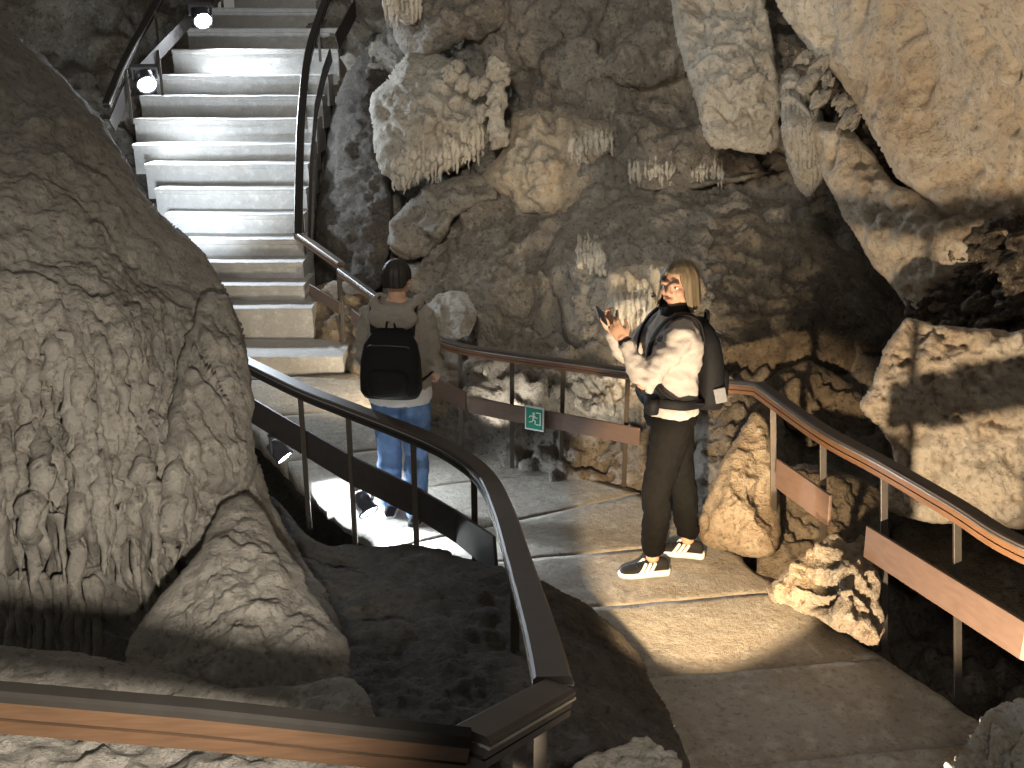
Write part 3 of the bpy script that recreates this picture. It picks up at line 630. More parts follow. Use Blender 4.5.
# right run, dropping out of the picture
PR = [W(760, 386, 5.52), W(823, 430, 4.85), W(884, 463, 4.47), W(957, 505, 4.05), W(1024, 545, 3.75), Vector((2.22, 2.9, .95))]
zr = lambda p, d: off(p, 0, 0, d)
pan2a, pan2b, pan2c = W(866, 541, 4.58), W(1024, 641, 3.73), Vector((2.22, 2.9, .59))
railing('railing', 'wooden topped railing running along the right edge of the path to the picture edge', PR,
        [(W(773, 396, 5.38), G(774, 566, -.05)), (W(823, 434, 4.83), G(823, 606, -.05)), (W(884, 467, 4.45), G(884, 652, -.04)), (W(957, 510, 4.03), G(958, 704, -.03))],
        [([W(777, 473, 5.33), W(830, 511, 4.80)], .16), ([pan2a, pan2b, pan2c], .155)], G(884, 650, 0), w=.07, tall=.06)
# far run behind the two people
PF = [W(340, 270, 9.2), W(385, 303, 8.35), W(430, 334, 7.55), W(458, 346, 7.3), W(512, 355, 7.05), W(563, 362, 6.9), W(628, 371, 6.65), W(695, 380, 6.2), W(725, 383, 5.92), W(760, 386, 5.53)]
rf = railing('railing', 'wooden topped railing along the far edge of the path, behind the man and the woman', PF,
        [pp(340, 275, 0, 9.2, -.06), pp(460, 351, 0, 7.28, -.35), pp(512, 359, 0, 7.05, -.35), pp(563, 366, 0, 6.9, -.35), pp(628, 375, 0, 6.65, -.3), pp(695, 384, 0, 6.2, -.2)],
        [([W(352, 316, 8.9), W(428, 383, 7.6), W(466, 401, 7.25)], .14), ([W(469, 404, 7.2), W(512, 413, 7.05), W(563, 422, 6.9), W(640, 437, 6.6)], .125)], G(512, 480, -.2), w=.06, smooth=4)
# foot of the stairs to the first bend
railing('railing', 'short sloping railing piece at the foot of the stairs', [W(297, 233, 9.95), W(320, 249, 9.6), W(341, 264, 9.3)], [pp(338, 268, 0, 9.32, -.0)],
        [([W(310, 290, 9.75), W(340, 308, 9.3)], .12)], W(318, 330, 9.6), w=.075, smooth=1, cap=M_STEEL)
# right side of the stairs
railing('railing', 'dark railing curving up the right side of the stairs', [W(298, 234, 9.9), W(299, 180, 10.3), W(301, 120, 10.9), W(307, 60, 11.5), W(318, 20, 12.0), W(332, -16, 12.6)],
        [pp(300, 190, 305, 10.2), pp(318, 22, 62, 12.0), pp(304, 90, 130, 11.2), pp(370, -10, 22, 12.9)],
        [([W(309, 240, 10.0), W(311, 170, 10.5), W(316, 110, 11.0), W(324, 75, 11.5), W(331, 55, 11.8)], .16), ([W(337, 42, 12.0), W(352, 14, 12.4), W(372, -18, 12.9)], .2)],
        W(304, 310, 9.8), w=.085, body=M_METAL, cap=M_METAL, line=True, panelmat=M_PANELD)
# left side of the stairs
rl = railing('railing', 'dark railing with spotlights on the left side of the stairs', [W(106, 104, 10.9), W(122, 66, 11.3), W(142, 28, 11.8), W(166, -14, 12.4)],
        [pp(155, 10, 48, 12.0), pp(158, 50, 98, 11.7), pp(126, 70, 125, 11.3), pp(222, 0, 26, 12.9)],
        [([W(112, 126, 11.1), W(128, 86, 11.4)], .16), ([W(142, 70, 11.5), W(176, 34, 12.0), W(212, -4, 12.6)], .15)],
        W(126, 130, 11.2), w=.085, body=M_METAL, cap=M_METAL, panelmat=M_PANELD)
# near curved run
PN = [W(236, 357, 6.95), W(300, 388, 6.23), W(348, 407, 5.85), W(413, 432, 5.5), W(455, 452, 5.2), W(485, 476, 4.85), W(503, 512, 4.2), W(520, 566, 3.5), W(540, 632, 2.75), W(553, 685, 2.30)]
zz = -.40
pnl = [off(W(236, 357, 6.95), 0, 0, zz+.06), off(PN[1], 0, 0, zz+.04), off(PN[2], 0, 0, zz), off(PN[3], 0, 0, zz-.02), off(PN[4], .0, 0, zz-.03), W(496, 556, 4.72)]
rn = railing('railing', 'dark curved handrail in front of the man, sweeping down to the lower corner', PN,
        [pp(300, 392, 0, 6.2, -.25), pp(348, 411, 0, 5.85, -.25), pp(413, 437, 0, 5.48, -.25), pp(474, 474, 0, 4.98, -.1), pp(515, 575, 690, 3.4), pp(541, 690, 800, 2.3)],
        [(pnl, .19)], G(413, 545, -.15), w=.092, body=M_METAL, cap=M_WOODD, panelmat=M_PANELD, smooth=6)
# lowest run, wooden, across the bottom
railing('railing', 'brown wooden handrail across the bottom left corner, nearest of the railings', [W(-90, 687, 1.86), W(200, 712, 1.90), W(470, 741, 1.94)],
        [pp(-40, 705, 900, 1.87), pp(440, 750, 900, 1.94)], [], W(200, 900, 1.9), w=.046, smooth=1, line=False, tall=.072, body=M_WOODN, cap=M_WOODK)
railing('railing', 'short dark handrail corner piece joining the wooden rail to the curved rail', [W(470, 741, 1.945), W(558, 692, 2.28)], [pp(520, 725, 900, 2.1)], [], W(520, 900, 2.1), w=.085, smooth=1, body=M_WOODD, line=True, tall=.045)

# ------------------------------------------------------------------ spotlights
def spotlight(label, pos, direction, size, power, group='spotlights on the railings', cone=110, col=(.80, .90, 1.), stem=.12):
    d = Vector(direction).normalized(); e = empty('spotlight', pos); tag(e, label, 'spotlight', group)
    a = Vector(pos); n = 14
    u = d.cross(Vector((0, 0, 1))).normalized(); v = u.cross(d)
    def ring(k, r): return [a+d*k*size+(u*math.cos(2*PI*j/n)+v*math.sin(2*PI*j/n))*r*size for j in range(n)]
    MB().rings([ring(-.9, .35), ring(-.85, .6), ring(-.2, .66), ring(.55, .72), ring(.62, .80), ring(.78, .80), ring(.78, .70), ring(.66, .68)]).build('housing', M_LAMPB, e, True, bevel=0)
    m = MB(); m.rings([ring(.67, .67), ring(.72, .5), ring(.75, .05)]); m.build('lens', M_LENS, e, True)
    m = MB(); m.tube([a-d*size*.1+u*size*.85, a-d*size*.1+u*size*.85+Vector((0, 0, stem))], size*.12, 6); m.tube([a-d*size*.1-u*size*.85, a-d*size*.1-u*size*.85+Vector((0, 0, stem))], size*.12, 6)
    m.box(a-d*size*.1+Vector((0, 0, stem)), u*size*.97, d*size*.2, (0, 0, size*.1)); m.build('bracket', M_LAMPB, e)
    L = bpy.data.lights.new('spot', 'SPOT'); L.energy = power; L.color = col; L.spot_size = math.radians(cone); L.spot_blend = .6; L.shadow_soft_size = size*.6
    o = bpy.data.objects.new('spotlight_beam', L); COL.objects.link(o); o.location = a+d*size*.85; o.rotation_euler = d.to_track_quat('-Z', 'Y').to_euler()
    return e
spotlight('glaring white spotlight under the left stair railing, lower of the two up there', W(145, 79, 11.25), (.40, -.72, -.55), .15, 430, cone=150)
spotlight('glaring white spotlight at the top left end of the stair railing, upper of the two', W(201, 16, 12.2), (.40, -.72, -.55), .15, 430, cone=150)
spotlight('white spotlight beneath the dark kick board, half hidden by the flowstone edge', W(279, 451, 6.78), (.62, -.30, -.62), .085, 330, cone=125)
spotlight('white spotlight hanging under the dark kick board in front of the man', W(364, 504, 6.22), (.50, -.50, -.62), .085, 300, cone=104)

# ------------------------------------------------------------------ emergency exit sign on the far panel
se = empty('exit_sign', W(534.5, 419, 6.96)); tag(se, 'small green and white emergency exit sign on the far railing panel', 'sign')
sc = W(534.5, 418.5, 6.94); sx = (W(560, 422, 6.9)-W(512, 413, 7.05)).normalized(); sx.z *= .6; sx.normalize(); sy = sx.cross(Vector((0, 0, 1))); sy = -sy if sy.y < 0 else sy; sz = Vector((0, 0, 1))
hw, hh = .072, .088
MB().box(sc, sx*hw, sy*.004, sz*hh).build('plate', M_SIGNW, se, bevel=.002)
MB().box(sc-sy*.0045, sx*(hw-.010), sy*.0015, sz*(hh-.012)).build('green_field', M_GREEN, se)
def flat(pts, dpt=.0065):
    m = MB(); n = len(pts); V = [sc-sy*dpt+sx*x+sz*z for x, z in pts]+[sc-sy*(dpt-.001)+sx*x+sz*z for x, z in pts]
    m.add(V, [tuple(range(n)), tuple(range(n, 2*n))[::-1]]+[(i, (i+1) % n, n+(i+1) % n, n+i) for i in range(n)]); return m
pic = MB()
def addp(pts):
    q = flat(pts); pic.add(q.V, q.F)
addp([(.012, -.045), (.050, -.045), (.050, .050), (.012, .050), (.012, .042), (.042, .042), (.042, -.037), (.012, -.037)])            # doorway
addp([(-.004+.010*math.cos(a*PI/5), .036+.010*math.sin(a*PI/5)) for a in range(10)])                                             # head
addp([(-.018, .022), (.004, .026), (.008, .018), (-.002, -.004), (-.014, -.004), (-.012, .010)])                                     # trunk
addp([(.004, .024), (.016, .010), (.028, .012), (.028, .006), (.013, .003), (.002, .014)])                                           # arm ahead
addp([(-.018, .022), (-.034, .018), (-.040, .004), (-.034, .002), (-.029, .012), (-.016, .013)])                                     # arm behind
addp([(-.002, -.004), (.014, -.016), (.010, -.040), (.002, -.040), (.006, -.020), (-.010, -.010)])                                   # leg ahead
addp([(-.012, -.004), (-.018, -.020), (-.040, -.028), (-.040, -.034), (-.012, -.026), (-.004, -.008)])                               # leg behind
pic.build('running_figure', M_SIGNW, se)
for s in (-1, 1):
    m = MB(); m.box(W(534.5, 405, 6.97)+sx*s*.045, sx*.006, sy*.006, sz*.02); m.build('clip', M_STEEL, se)

# ================================================================== PEOPLE
def V3(*a): return Vector(a)
def hand(m, wrist, d, nrm, thumb, s=1., curls=(.5, .5, .55, .6), fan=.10):
    """palm and five fingers; d: along the fingers, nrm: palm side, thumb: side the thumb leaves"""
    d = d.normalized(); nrm = (nrm-d*nrm.dot(d)).normalized(); sd = d.cross(nrm).normalized()
    if sd.dot(thumb) < 0: sd = -sd
    rot = Matrix((sd, d, nrm)).transposed()
    m.ell(wrist+d*.045*s, (.040*s, .055*s, .017*s), rot, 14, 10); m.tube([wrist-d*.02*s, wrist+d*.03*s], [.025*s, .027*s], 10)
    for k, (o, ln, r) in enumerate([(.030, .070, .0088), (.010, .079, .0092), (-.011, .073, .0088), (-.030, .056, .0078)]):
        b = wrist+d*(.082-.004*abs(k-1))*s+sd*o*s; dd = (d+sd*fan*(1.2-k*.8)).normalized(); P = [b-d*.025*s, b]; c = curls[k]; a = 0; R = [r*1.1*s, r*1.08*s]
        for q, f in enumerate((.45, .30, .25)):
            a += c*(1.0 if q else .7); P.append(P[-1]+(dd*math.cos(a)+nrm*math.sin(a))*ln*f*s); R.append(r*(1-.09*(q+1))*s)
        m.tube(P, R, 9)
    b = wrist+d*.022*s+sd*.028*s; td = (d*.72+sd*.62+nrm*.42).normalized(); t2 = (d*.9+sd*.15+nrm*.5).normalized()
    m.tube([b-sd*.012*s, b, b+td*.036*s, b+td*.036*s+t2*.030*s, b+td*.036*s+t2*.052*s], [.014*s, .014*s, .0115*s, .0100*s, .008*s], 9)
def ringz(z, c, rx, ry, n=20, tilt=None, p=2.3):
    out = []
    for k in range(n):
        a = 2*PI*k/n; ca, sa = math.cos(a), math.sin(a)
        out.append(V3(c[0]+rx*math.copysign(abs(ca)**(2/p), ca), c[1]+ry*math.copysign(abs(sa)**(2/p), sa), z))
    return out
def person(J, H, female, rootname, loc, rz):
    """J joints in metres for a 1.72 m figure, H head yaw/pitch"""
    e = empty(rootname, loc, rz)
    return e
def build_body(e, J, yaw, pitch, hands, female):
    m = MB()
    off0 = J.get('lean', lambda z: (0, 0))
    tr = [(.80, .10, .085), (.86, .165, .115), (.95, .165, .118), (1.05, .142, .102), (1.12, .138, .10), (1.22, .158, .115), (1.32, .172, .118), (1.39, .155, .10), (1.435, .10, .075), (1.47, .062, .060)]
    m.rings([ringz(z, off0(z), rx, ry) for z, rx, ry in tr])
    hc = J['head']; nk = V3(*off0(1.44), 1.44)
    m.tube([nk, V3((nk.x+hc.x)/2, (nk.y+hc.y)/2+.015, 1.50), hc+V3(0, .02, -.05)], [.062, .054, .052], 14)
    for s in 'LR':
        m.tube([J['sh'+s], J['sh'+s].lerp(J['el'+s], .5), J['el'+s]], [.050, .045, .037], 12)
        w = J['wr'+s]; m.tube([J['el'+s], J['el'+s].lerp(w, .3), J['el'+s].lerp(w, .75), w], [.037, .039, .029, .025], 12)
        hp, kn, an = J['hip'+s], J['kn'+s], J['an'+s]
        m.tube([hp+V3(0, 0, .04), hp, hp.lerp(kn, .5), kn, kn.lerp(an, .3)+V3(0, .012, 0), kn.lerp(an, .7), an], [.08, .086, .072, .054, .056, .042, .036], 14)
        ft = J['ft'+s]; m.tube([an-V3(0, 0, .05), an+ft*.05-V3(0, 0, .058), an+ft*.11-V3(0, 0, .066)], [.026, .026, .020], 10)
        h = hands[s]; hand(m, w, h['d'], h['n'], h['t'], h.get('s', .95), h.get('c', (.5, .5, .55, .6)))
    R = Matrix.Rotation(yaw, 3, 'Z') @ Matrix.Rotation(pitch, 3, 'X')
    def h(x, y, z): return hc+R @ V3(x, y, z)
    m.ell(h(0, .018, .030), (.074, .092, .088), R); m.ell(h(0, -.030, -.020), (.060, .062, .085), R); m.ell(h(0, -.045, -.085), (.032, .032, .026), R)
    for s in (-1, 1):
        m.ell(h(s*.036, -.062, -.022), (.024, .026, .026), R); m.ell(h(s*.076, .012, -.005), (.012, .022, .032), R @ Matrix.Rotation(.2*s, 3, 'Z'))
        m.ell(h(s*.030, -.082, .026), (.024, .012, .010), R); m.ell(h(s*.048, -.02, -.062), (.018, .035, .025), R)
    m.tube([h(0, -.088, .020), h(0, -.100, .000), h(0, -.112, -.018)], [.009, .011, .013], 8); m.ell(h(.011, -.100, -.022), (.009, .010, .008), R); m.ell(h(-.011, -.100, -.022), (.009, .010, .008), R)
    m.ell(h(0, -.090, -.048), (.021, .011, .006), R); m.ell(h(0, -.088, -.058), (.018, .011, .007), R)
    V, F = remesh(m, .0055, 2); body = mobj('body', V, F, M_SKIN, e, True, True)
    for s in (-1, 1):
        q = MB(); q.ell(h(s*.030, -.080, .008), (.014, .011, .0085), R, 12, 8); ey = q.build('eye', M_EYEW, e, True, True)
        q = MB(); q.ell(h(s*.030+.001, -.0895, .008), (.006, .003, .006), R, 10, 6); i = q.build('iris', M_EYED, ey, True, True); i.location = i.location-ey.location
        q = MB(); q.tube([h(s*.014, -.093, .031), h(s*.030, -.0965, .035), h(s*.047, -.084, .030)], [.0018, .0026, .0014] if female else [.0028, .0036, .002], 6); q.build('eyebrow', M_HAIRD if not female else M_HAIRB, e, True, True)
    q = MB(); q.tube([h(-.020, -.0935, -.052), h(0, -.1015, -.0515), h(.020, -.0935, -.052)], [(.0035, .003), (.007, .004), (.0035, .003)], 8); q.build('lips', M_LIP, e, True, True)
    return h, R
def garment(e, name, m, mat, voxel=.011, wr=.006, sc=9, smooth=2):
    V, F = remesh(m, voxel, smooth)
    me = np.array(F, dtype=object)
    Q = np.array([f if len(f) == 4 else list(f)+[f[-1]] for f in F]); N = vnormals(V, Q)
    c = V.mean(0)
    V = V+N*(ridge(V*np.array([sc, sc, sc*1.6])+3, 2)-.6)[:, None]*wr*(1 if ((V-c)*N).sum() > 0 else -1)
    return mobj(name, V, F, mat, e, True, True)
def trousers(e, J, mat, name, off0, low, fat, hem):
    m = MB(); m.rings([ringz(z, off0(z), rx+fat*.6, ry+fat*.6) for z, rx, ry in [(.84, .155, .112), (.90, .176, .128), (.97, .170, .124), (low, .158, .114)]])
    for s in 'LR':
        hp, kn, an = J['hip'+s], J['kn'+s], J['an'+s]; end = an+V3(0, 0, hem)
        m.tube([hp+V3(0, 0, .03), hp, hp.lerp(kn, .5), kn, kn.lerp(an, .3)+V3(0, .012, 0), kn.lerp(an, .65), end], [.092+fat*.4, .098+fat*.5, .083+fat*.7, .063+fat, .064+fat, .051+fat*1.2, .045+fat*1.4], 16)
    return garment(e, name, m, mat, .010, .006, 9)
def shoe(e, an, ft, mat, stripes, s=1.):
    ft = ft.normalized(); sd = V3(-ft.y, ft.x, 0); b = V3(an.x, an.y, 0)
    prof = [(-.075, .026, .075), (-.06, .034, .095), (-.02, .036, .10), (.03, .038, .085), (.08, .043, .066), (.13, .044, .052), (.17, .034, .044), (.187, .016, .034)]
    def rg(x, w, zt, z0): return [b+(ft*x+sd*math.cos(a)*w)*s+V3(0, 0, (z0+(zt-z0)*(.5+.5*math.sin(a)))*s) for a in [2*PI*k/14 for k in range(14)]]
    m = MB(); m.rings([rg(x, w, z, .018) for x, w, z in prof]); up = m.build('shoe', mat, e, True, True)
    so = MB(); out = [(-.085, .022), (-.07, .036), (-.02, .038), (.03, .040), (.08, .046), (.13, .047), (.175, .036), (.195, .014)]
    L = [b+(ft*x+sd*w)*s for x, w in out]+[b+(ft*x-sd*w)*s for x, w in out[::-1]]; n = len(L)
    zt = [(.034 if p < 4 else .026) for p in range(8)]; zt = zt+zt[::-1]
    lo = [q+V3(0, 0, .002) for q in L]; mid = [b+(q-b)*1.02+V3(0, 0, .014) for q in L]; hi = [q+V3(0, 0, zt[i]*s) for i, q in enumerate(L)]
    so.rings([lo, mid, hi]); q = so.build('sole', M_WHITE, up, True, True); q.location -= up.location
    for sg in (-1, 1):
        for k in range(stripes):
            x = .012+k*.026; st = MB()
            st.tube([b+(ft*(x+.022)+sd*sg*.0415)*s+V3(0, 0, .030*s), b+(ft*(x+.008)+sd*sg*.0410)*s+V3(0, 0, .050*s), b+(ft*(x-.010)+sd*sg*.028)*s+V3(0, 0, .078*s)], [.0095*s]*3, 6)
            q = st.build('stripe', M_WHITE, up, True, True); q.location -= up.location
    la = MB()
    for k in range(4): x = .045+k*.018; z = .080-k*.006; la.tube([b+(ft*x-sd*.022)*s+V3(0, 0, (z-.004)*s), b+(ft*x)*s+V3(0, 0, (z+.006)*s), b+(ft*x+sd*.022)*s+V3(0, 0, (z-.004)*s)], .0035*s, 6)
    q = la.build('laces', M_SHOE, up, True, True); q.location -= up.location
    return up
def hair(e, h, mat, edge, rr, flare=0., seed=0, part=0.):
    """cap of hair: edge(az) gives the height of its lower rim, az 0 = face"""
    nu, nv = 64, 22; V = []
    for j in range(nv+1):
        for i in range(nu):
            az = 2*PI*i/nu; a = az if az <= PI else az-2*PI; ze = edge(a); f = j/nv
            top = rr[2]; z = top-(top-ze)*f**1.15
            k = math.sqrt(max(.0, 1-max(0, z/top)**2)) if z > 0 else 1+flare*(-z)/.1
            w = 1+.035*math.sin(az*23+seed)+.03*math.sin(az*11+1.3)
            V.append(h(math.sin(az)*rr[0]*k*w, .018-math.cos(az)*rr[1]*k*w, .012+z))
    F = [(j*nu+i, j*nu+(i+1) % nu, (j+1)*nu+(i+1) % nu, (j+1)*nu+i) for j in range(nv) for i in range(nu)]
    o = mobj('hair', V, F, mat, e, True, True); s = o.modifiers.new('solid', 'SOLIDIFY'); s.thickness = .014; s.offset = -1
    return o
def pack(name, label, loc, rz, w, hgt, dep, strap, patch, sh, zb):
    """backpack in the wearer's frame: back at +y"""
    e = empty(name, loc, rz); tag(e, label, 'backpack')
    R = []
    for z, kx, y1 in [(0, .62, .70), (.03, .9, .95), (.12, 1., 1.), (.30, 1., .98), (.55, .97, .9), (.78, .86, .74), (.92, .66, .52), (1., .36, .3)]:
        R.append([V3(v.x, v.y, zb+z*hgt) for v in ringz(0, (0, sh+dep*.5*y1), w/2*kx, dep/2*y1, 24, p=3.2)])
    m = MB(); m.rings(R); m.build('bag', M_BAG, e, True, True)
    m = MB(); m.rings([[V3(v.x, v.y, zb+z*hgt) for v in ringz(0, (0, sh+dep*.92), w*.34*k, dep*.22*k, 20, p=3)] for z, k in [(.06, .6), (.10, .95), (.25, 1.05), (.42, .95), (.47, .6)]]); m.build('front_pocket', M_BAG, e, True, True)
    m = MB(); m.tube([V3(-.03, sh+.05, zb+hgt*.97), V3(-.02, sh+.05, zb+hgt+.04), V3(.02, sh+.05, zb+hgt+.04), V3(.03, sh+.05, zb+hgt*.97)], .008, 8); m.build('grab_handle', M_BAG, e, True, True)
    m = MB(); zz2 = zb+hgt*.80; m.tube([V3(-w*.43, sh+dep*.40, zz2-.05), V3(-w*.30, sh+dep*.80, zz2+.0), V3(0, sh+dep*.92, zz2+.01), V3(w*.30, sh+dep*.80, zz2), V3(w*.43, sh+dep*.40, zz2-.05)], .005, 6); m.build('zip', M_LAMPB, e, True, True)
    for s in (-1, 1):
        P = spline([V3(*p) if not isinstance(p, Vector) else p for p in strap(s)], 5); m = MB()
        m.tube(P, [(.009, .026)]*len(P), 10); m.build('shoulder_strap', M_BAG, e, True, True)
    return e

# ---- the woman
wl_ = G(662, 566, .0); wrz = math.radians(-86)
wo = empty('person', wl_, wrz); tag(wo, 'woman in cream sweater and black leggings raising her hands, standing on the path', 'person')
lw = lambda z: (0, .012*(z-1.0))
JW = dict(lean=lw, head=V3(0, .005, 1.585), shL=V3(.165, .005, 1.375), shR=V3(-.165, .005, 1.375), elL=V3(.22, -.19, 1.135), elR=V3(-.19, -.21, 1.15), wrL=V3(.14, -.28, 1.335), wrR=V3(-.01, -.32, 1.355),
          hipL=V3(.085, 0, .87), hipR=V3(-.085, .04, .87), knL=V3(.085, -.075, .48), knR=V3(-.095, .10, .48), anL=V3(.085, -.075, .095), anR=V3(-.105, .165, .095), ftL=V3(.05, -1, 0), ftR=V3(-.35, -1, 0))
hw_ = dict(L=dict(d=V3(-.25, -.55, .75), n=V3(-.85, .35, -.05), t=V3(0, .6, .4), c=(.42, .45, .5, .55)), R=dict(d=V3(.10, -.45, .85), n=V3(.8, .35, .0), t=V3(0, .6, .4), c=(.55, .6, .6, .65)))
hW, RW = build_body(wo, JW, math.radians(50), math.radians(4), hw_, True)
hair(wo, hW, M_HAIRB, lambda a: (.062 if abs(a) < .62 else (.062+(-.125-.062)*min(1, (abs(a)-.62)/.42) if abs(a) < 1.04 else -.125-.02*math.cos(a))), (.092, .112, .114), .10)
m = MB(); m.rings([ringz(z, lw(z), rx, ry, 24) for z, rx, ry in [(.925, .188, .142), (.95, .190, .142), (1.02, .180, .132), (1.10, .172, .128), (1.20, .182, .138), (1.30, .194, .140), (1.375, .178, .120), (1.425, .115, .092), (1.455, .080, .078)]])
for s in 'LR':
    sh, el, w = JW['sh'+s], JW['el'+s], JW['wr'+s]
    m.tube([sh+V3(-.03 if s == 'L' else .03, 0, .005), sh, sh.lerp(el, .5), el, el.lerp(w, .25), el.lerp(w, .7), el.lerp(w, .93)], [.066, .072, .068, .056, .056, .046, .040], 14)
garment(wo, 'sweater', m, M_CREAM, .011, .011, 8)
m = MB(); m.rings([ringz(z, (0, y), rx, ry, 22) for z, y, rx, ry in [(1.425, .0, .105, .088), (1.455, .0, .085, .080), (1.485, .004, .074, .070), (1.49, .004, .066, .062)]]); garment(wo, 'collar', m, M_SHOE, .009, .004, 14)
trousers(wo, JW, M_BLACK, 'leggings', lw, 1.0, .013, .055)
for s in 'LR': shoe(wo, JW['an'+s]+V3(0, .012, 0), JW['ft'+s], M_SHOE, 3, 1.0)
m = MB(); d = (JW['wrL']-JW['elL']).normalized(); a = JW['wrL']-d*.004
u = d.cross(V3(0, 0, 1)).normalized(); v = u.cross(d); m.rings([[a+d*k+(u*math.cos(2*PI*i/16)+v*math.sin(2*PI*i/16))*r for i in range(16)] for k, r in [(-.012, .030), (-.010, .035), (.010, .035), (.012, .030)]]); m.build('wristband', M_BAG, wo, True, True)
# her phone
ph = empty('phone', wl_, wrz); tag(ph, 'dark slim phone held up between the hands of the woman', 'phone')
pc = (JW['wrL']+JW['wrR'])/2+V3(-.01, -.085, .10); pu = V3(.05, -.30, .95).normalized(); px_ = V3(1, .1, 0).normalized(); pn = px_.cross(pu)
m = MB(); m.box(pc, px_*.072, pn*.004, pu*.036); m.build('case', M_BAG, ph, False, True, .003)
m = MB(); m.box(pc-pn*.0045 if (pc-pn).y > pc.y else pc+pn*.0045, px_*.067, pn*.0006, pu*.032); m.build('screen', M_EYED, ph, False, True)
# her backpack
bw = pack('backpack', 'black backpack with a pale reflective patch on the back of the woman', wl_, wrz, .30, .46, .15,
          lambda s: [(s*.11, .13, 1.30), (s*.115, .09, 1.425), (s*.12, .0, 1.462), (s*.125, -.10, 1.40), (s*.135, -.155, 1.28), (s*.165, -.13, 1.12), (s*.185, -.02, 1.03), (s*.15, .13, 1.00)], True, .112, .945)
m = MB(); m.box(V3(.158, .215, 1.045), (.004, 0, 0), (0, .030, .006), (0, -.010, .040)); m.build('reflective_patch', M_GREYP, bw, False, True, .004)
P = spline([V3(.14, .13, 1.0), V3(.205, .03, 1.01), V3(.20, -.07, 1.02), V3(.12, -.155, 1.01), V3(0, -.168, 1.01), V3(-.12, -.155, 1.01), V3(-.20, -.07, 1.02), V3(-.205, .03, 1.01), V3(-.14, .13, 1.0)], 5)
m = MB(); m.tube(P, [(.026, .008)]*len(P), 10); m.build('hip_belt', M_BAG, bw, True, True)
m = MB(); m.rings([[V3(.165+.04*c_*math.cos(.9)-dd*.0, -.105+.05*c_*math.sin(-.9), 1.01+zz_) for c_ in (1, 1)] for dd, zz_ in []] or [ringz(z, (.155, -.135), rx, ry, 16) for z, rx, ry in [(.955, .03, .02), (.965, .055, .035), (1.02, .065, .040), (1.045, .058, .036), (1.05, .04, .022)]]); m.build('belt_pouch', M_BAG, bw, True, True)

# ---- the man
ml_ = G(405, 519, -.2); mrz = math.radians(173)
mo = empty('person', ml_, mrz); tag(mo, 'dark haired person in grey hoodie and blue jeans walking away toward the stairs', 'person')
lm = lambda z: (0, -.03*(z-1.0))
JM = dict(lean=lm, head=V3(0, -.03, 1.595), shL=V3(.165, -.01, 1.375), shR=V3(-.165, -.01, 1.375), elL=V3(.215, .03, 1.12), elR=V3(-.215, .03, 1.12), wrL=V3(.20, -.15, .98), wrR=V3(-.20, -.15, .98),
          hipL=V3(.09, 0, .87), hipR=V3(-.09, .0, .87), knL=V3(.095, -.05, .48), knR=V3(-.095, .01, .47), anL=V3(.10, -.04, .095), anR=V3(-.10, .10, .095), ftL=V3(.12, -1, 0), ftR=V3(-.12, -1, 0))
hm_ = dict(L=dict(d=V3(-.05, -.7, -.7), n=V3(-.8, .2, -.2), t=V3(0, -.6, .6), c=(.6, .65, .7, .75)), R=dict(d=V3(.05, -.7, -.7), n=V3(.8, .2, -.2), t=V3(0, -.6, .6), c=(.6, .65, .7, .75)))
hM, RM = build_body(mo, JM, 0, .12, hm_, False)
hair(mo, hM, M_HAIRD, lambda a: (.055 if abs(a) < .8 else (.055+(-.015-.055)*min(1, (abs(a)-.8)/.4) if abs(a) < 1.25 else (-.015 if abs(a) < 1.9 else -.015-.05*min(1, (abs(a)-1.9)/.5)))), (.088, .106, .106), .0, 2)
m = MB(); m.rings([ringz(z, lm(z), rx, ry, 24) for z, rx, ry in [(.90, .185, .145), (.95, .192, .15), (1.05, .188, .145), (1.15, .186, .145), (1.28, .196, .15), (1.37, .182, .135), (1.43, .125, .10), (1.46, .085, .085)]])
for s in 'LR':
    sh, el, w = JM['sh'+s], JM['el'+s], JM['wr'+s]
    m.tube([sh+V3(-.03 if s == 'L' else .03, 0, .005), sh, sh.lerp(el, .5), el, el.lerp(w, .3), el.lerp(w, .7), el.lerp(w, .95)], [.066, .070, .066, .058, .056, .05, .042], 14)
garment(mo, 'hoodie', m, M_HOOD, .012, .012, 8)
m = MB(); m.tube(spline([V3(-.11, -.07, 1.455), V3(-.135, .02, 1.455), V3(-.09, .10, 1.44), V3(0, .135, 1.425), V3(.09, .10, 1.44), V3(.135, .02, 1.455), V3(.11, -.07, 1.455)], 4), [(.038, .034)]*25, 12)
m.ell(V3(0, .13, 1.39), (.155, .055, .085)); garment(mo, 'hood', m, M_HOOD, .012, .008, 10)
m = MB(); m.rings([ringz(z, lm(z), rx, ry, 22) for z, rx, ry in [(.83, .196, .160), (.86, .200, .165), (.93, .194, .158)]]); garment(mo, 'shirt_hem', m, M_TEE, .010, .004, 12)
trousers(mo, JM, M_JEANS, 'jeans', lm, 1.0, .016, .0)
for s in 'LR': shoe(mo, JM['an'+s]+V3(0, .012, 0), JM['ft'+s], M_SHOE, 0, 1.05)
bmn = pack('backpack', 'plain black rounded backpack on the back of the person in the grey hoodie', ml_, mrz, .37, .42, .18,
           lambda s: [(s*.11, .14, 1.28), (s*.12, .10, 1.43), (s*.125, -.01, 1.478), (s*.13, -.12, 1.41), (s*.14, -.175, 1.28), (s*.175, -.15, 1.12), (s*.195, -.03, 1.02), (s*.15, .14, .99)], False, .128, .915)

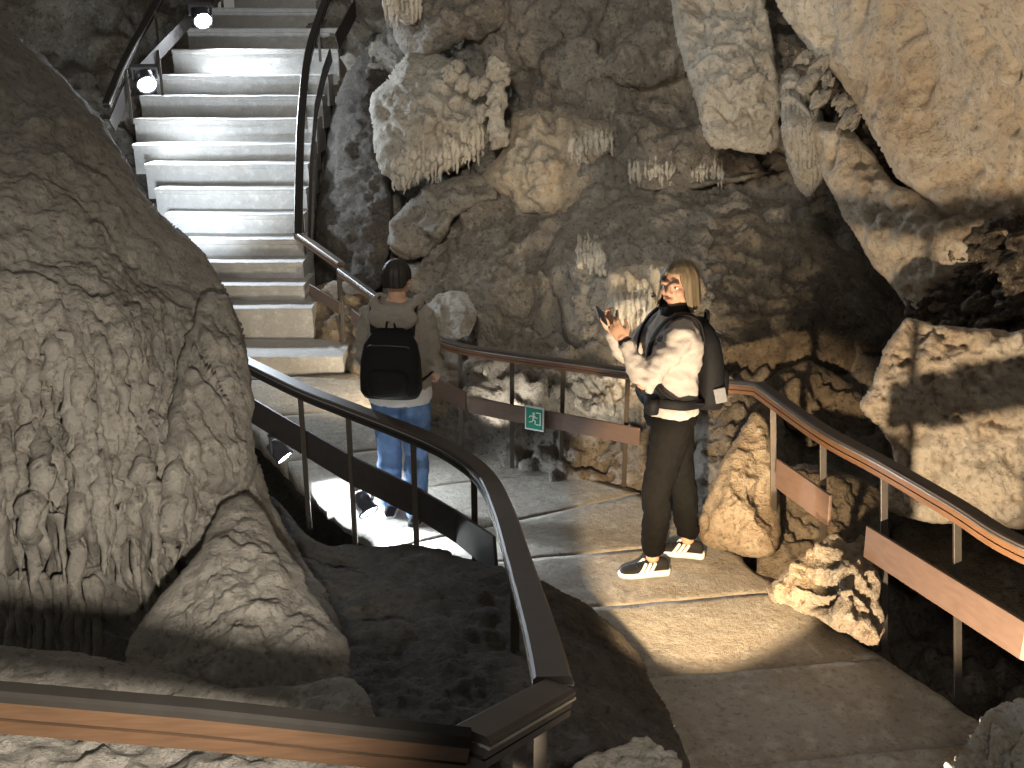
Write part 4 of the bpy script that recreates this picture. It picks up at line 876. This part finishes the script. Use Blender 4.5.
# ================================================================== LIGHT
def spot(name, loc, target, power, col, cone=60, blend=.5, r=.05):
    L = bpy.data.lights.new(name, 'SPOT'); L.energy = power; L.color = col; L.spot_size = math.radians(cone); L.spot_blend = blend; L.shadow_soft_size = r
    o = bpy.data.objects.new(name, L); COL.objects.link(o); o.location = loc; o.rotation_euler = (Vector(target)-Vector(loc)).to_track_quat('-Z', 'Y').to_euler(); return o
def point(name, loc, power, col, r=.1):
    L = bpy.data.lights.new(name, 'POINT'); L.energy = power; L.color = col; L.shadow_soft_size = r
    o = bpy.data.objects.new(name, L); COL.objects.link(o); o.location = loc; return o
WARM = (1., .80, .54); NEUT = (1., .92, .80); COLD = (.80, .90, 1.)
spot('wall_floodlight', (.85, 2.30, .08), (1.95, 5.4, 2.7), 640, (1., .785, .55), 82, .3, .045)
spot('figure_fill', (-.1, 1.5, 1.2), (.78, 4.9, .95), 40, (1., .86, .68), 26, .6, .05)  # added narrow fill aimed at the woman, no fixture of its own
spot('path_floodlight', (.30, 2.30, 1.12), (1.28, 5.55, .0), 980, (1., .70, .40), 31, .35, .03)
spot('flowstone_floodlight', (-.10, .35, 2.14), (-1.75, 3.4, .95), 520, NEUT, 54, .9, .05)
spot('corner_fill', (.6, .5, 2.3), (1.55, 2.65, .2), 50, NEUT, 48, .8, .1)  # added dim fill near the camera, lifts the bottom right boulder
spot('rubble_fill', (.50, .9, 2.1), (.29, 2.1, .95), 45, NEUT, 26, .6, .05)  # small added fill that brightens the knobbly rock only
spot('chamber_fill', (-.6, 1.2, 4.2), (.35, 9.2, 2.4), 1250, (1., .95, .86), 46, .8, .35)  # invented soft fill, evens out the light on the back wall
spot('recess_fill', W(500, 420, 7.3), W(505, 350, 7.95), 26, (1., .95, .85), 105, .8, .05)  # added fill hidden behind the panel, brightens the pale curtain
spot('recess_fill', W(596, 432, 6.95), W(604, 356, 7.65), 26, (1., .93, .80), 105, .8, .05)  # second added fill behind the panel, for the ribbed curtain
spot('dome_floodlight', W(668, 398, 6.9), W(655, 290, 8.1), 60, WARM, 100, .9, .08)
spot('stair_fill', W(150, 236, 9.2), W(260, 95, 12.0), 160, COLD, 90, .8, .1)  # unseen lamp added behind the flowstone to brighten the risers
spot('bulge_fill', W(215, 70, 11.4), W(430, 120, 9.4), 150, COLD, 50, .8, .1)  # extra cold fill, stands in for stair lamp light on the bulge
spot('stair_foot_floodlight', W(402, 392, 7.9), W(290, 330, 9.4), 90, WARM, 95, .8, .08)
wd = bpy.data.worlds.new('world'); S.world = wd; wd.use_nodes = True
bg = wd.node_tree.nodes['Background']; bg.inputs[0].default_value = (1., .95, .88, 1); bg.inputs[1].default_value = .14
S.view_settings.view_transform = 'Standard'; S.view_settings.look = 'None'; S.view_settings.exposure = .25; S.view_settings.gamma = 1
S.view_settings.use_curve_mapping = False
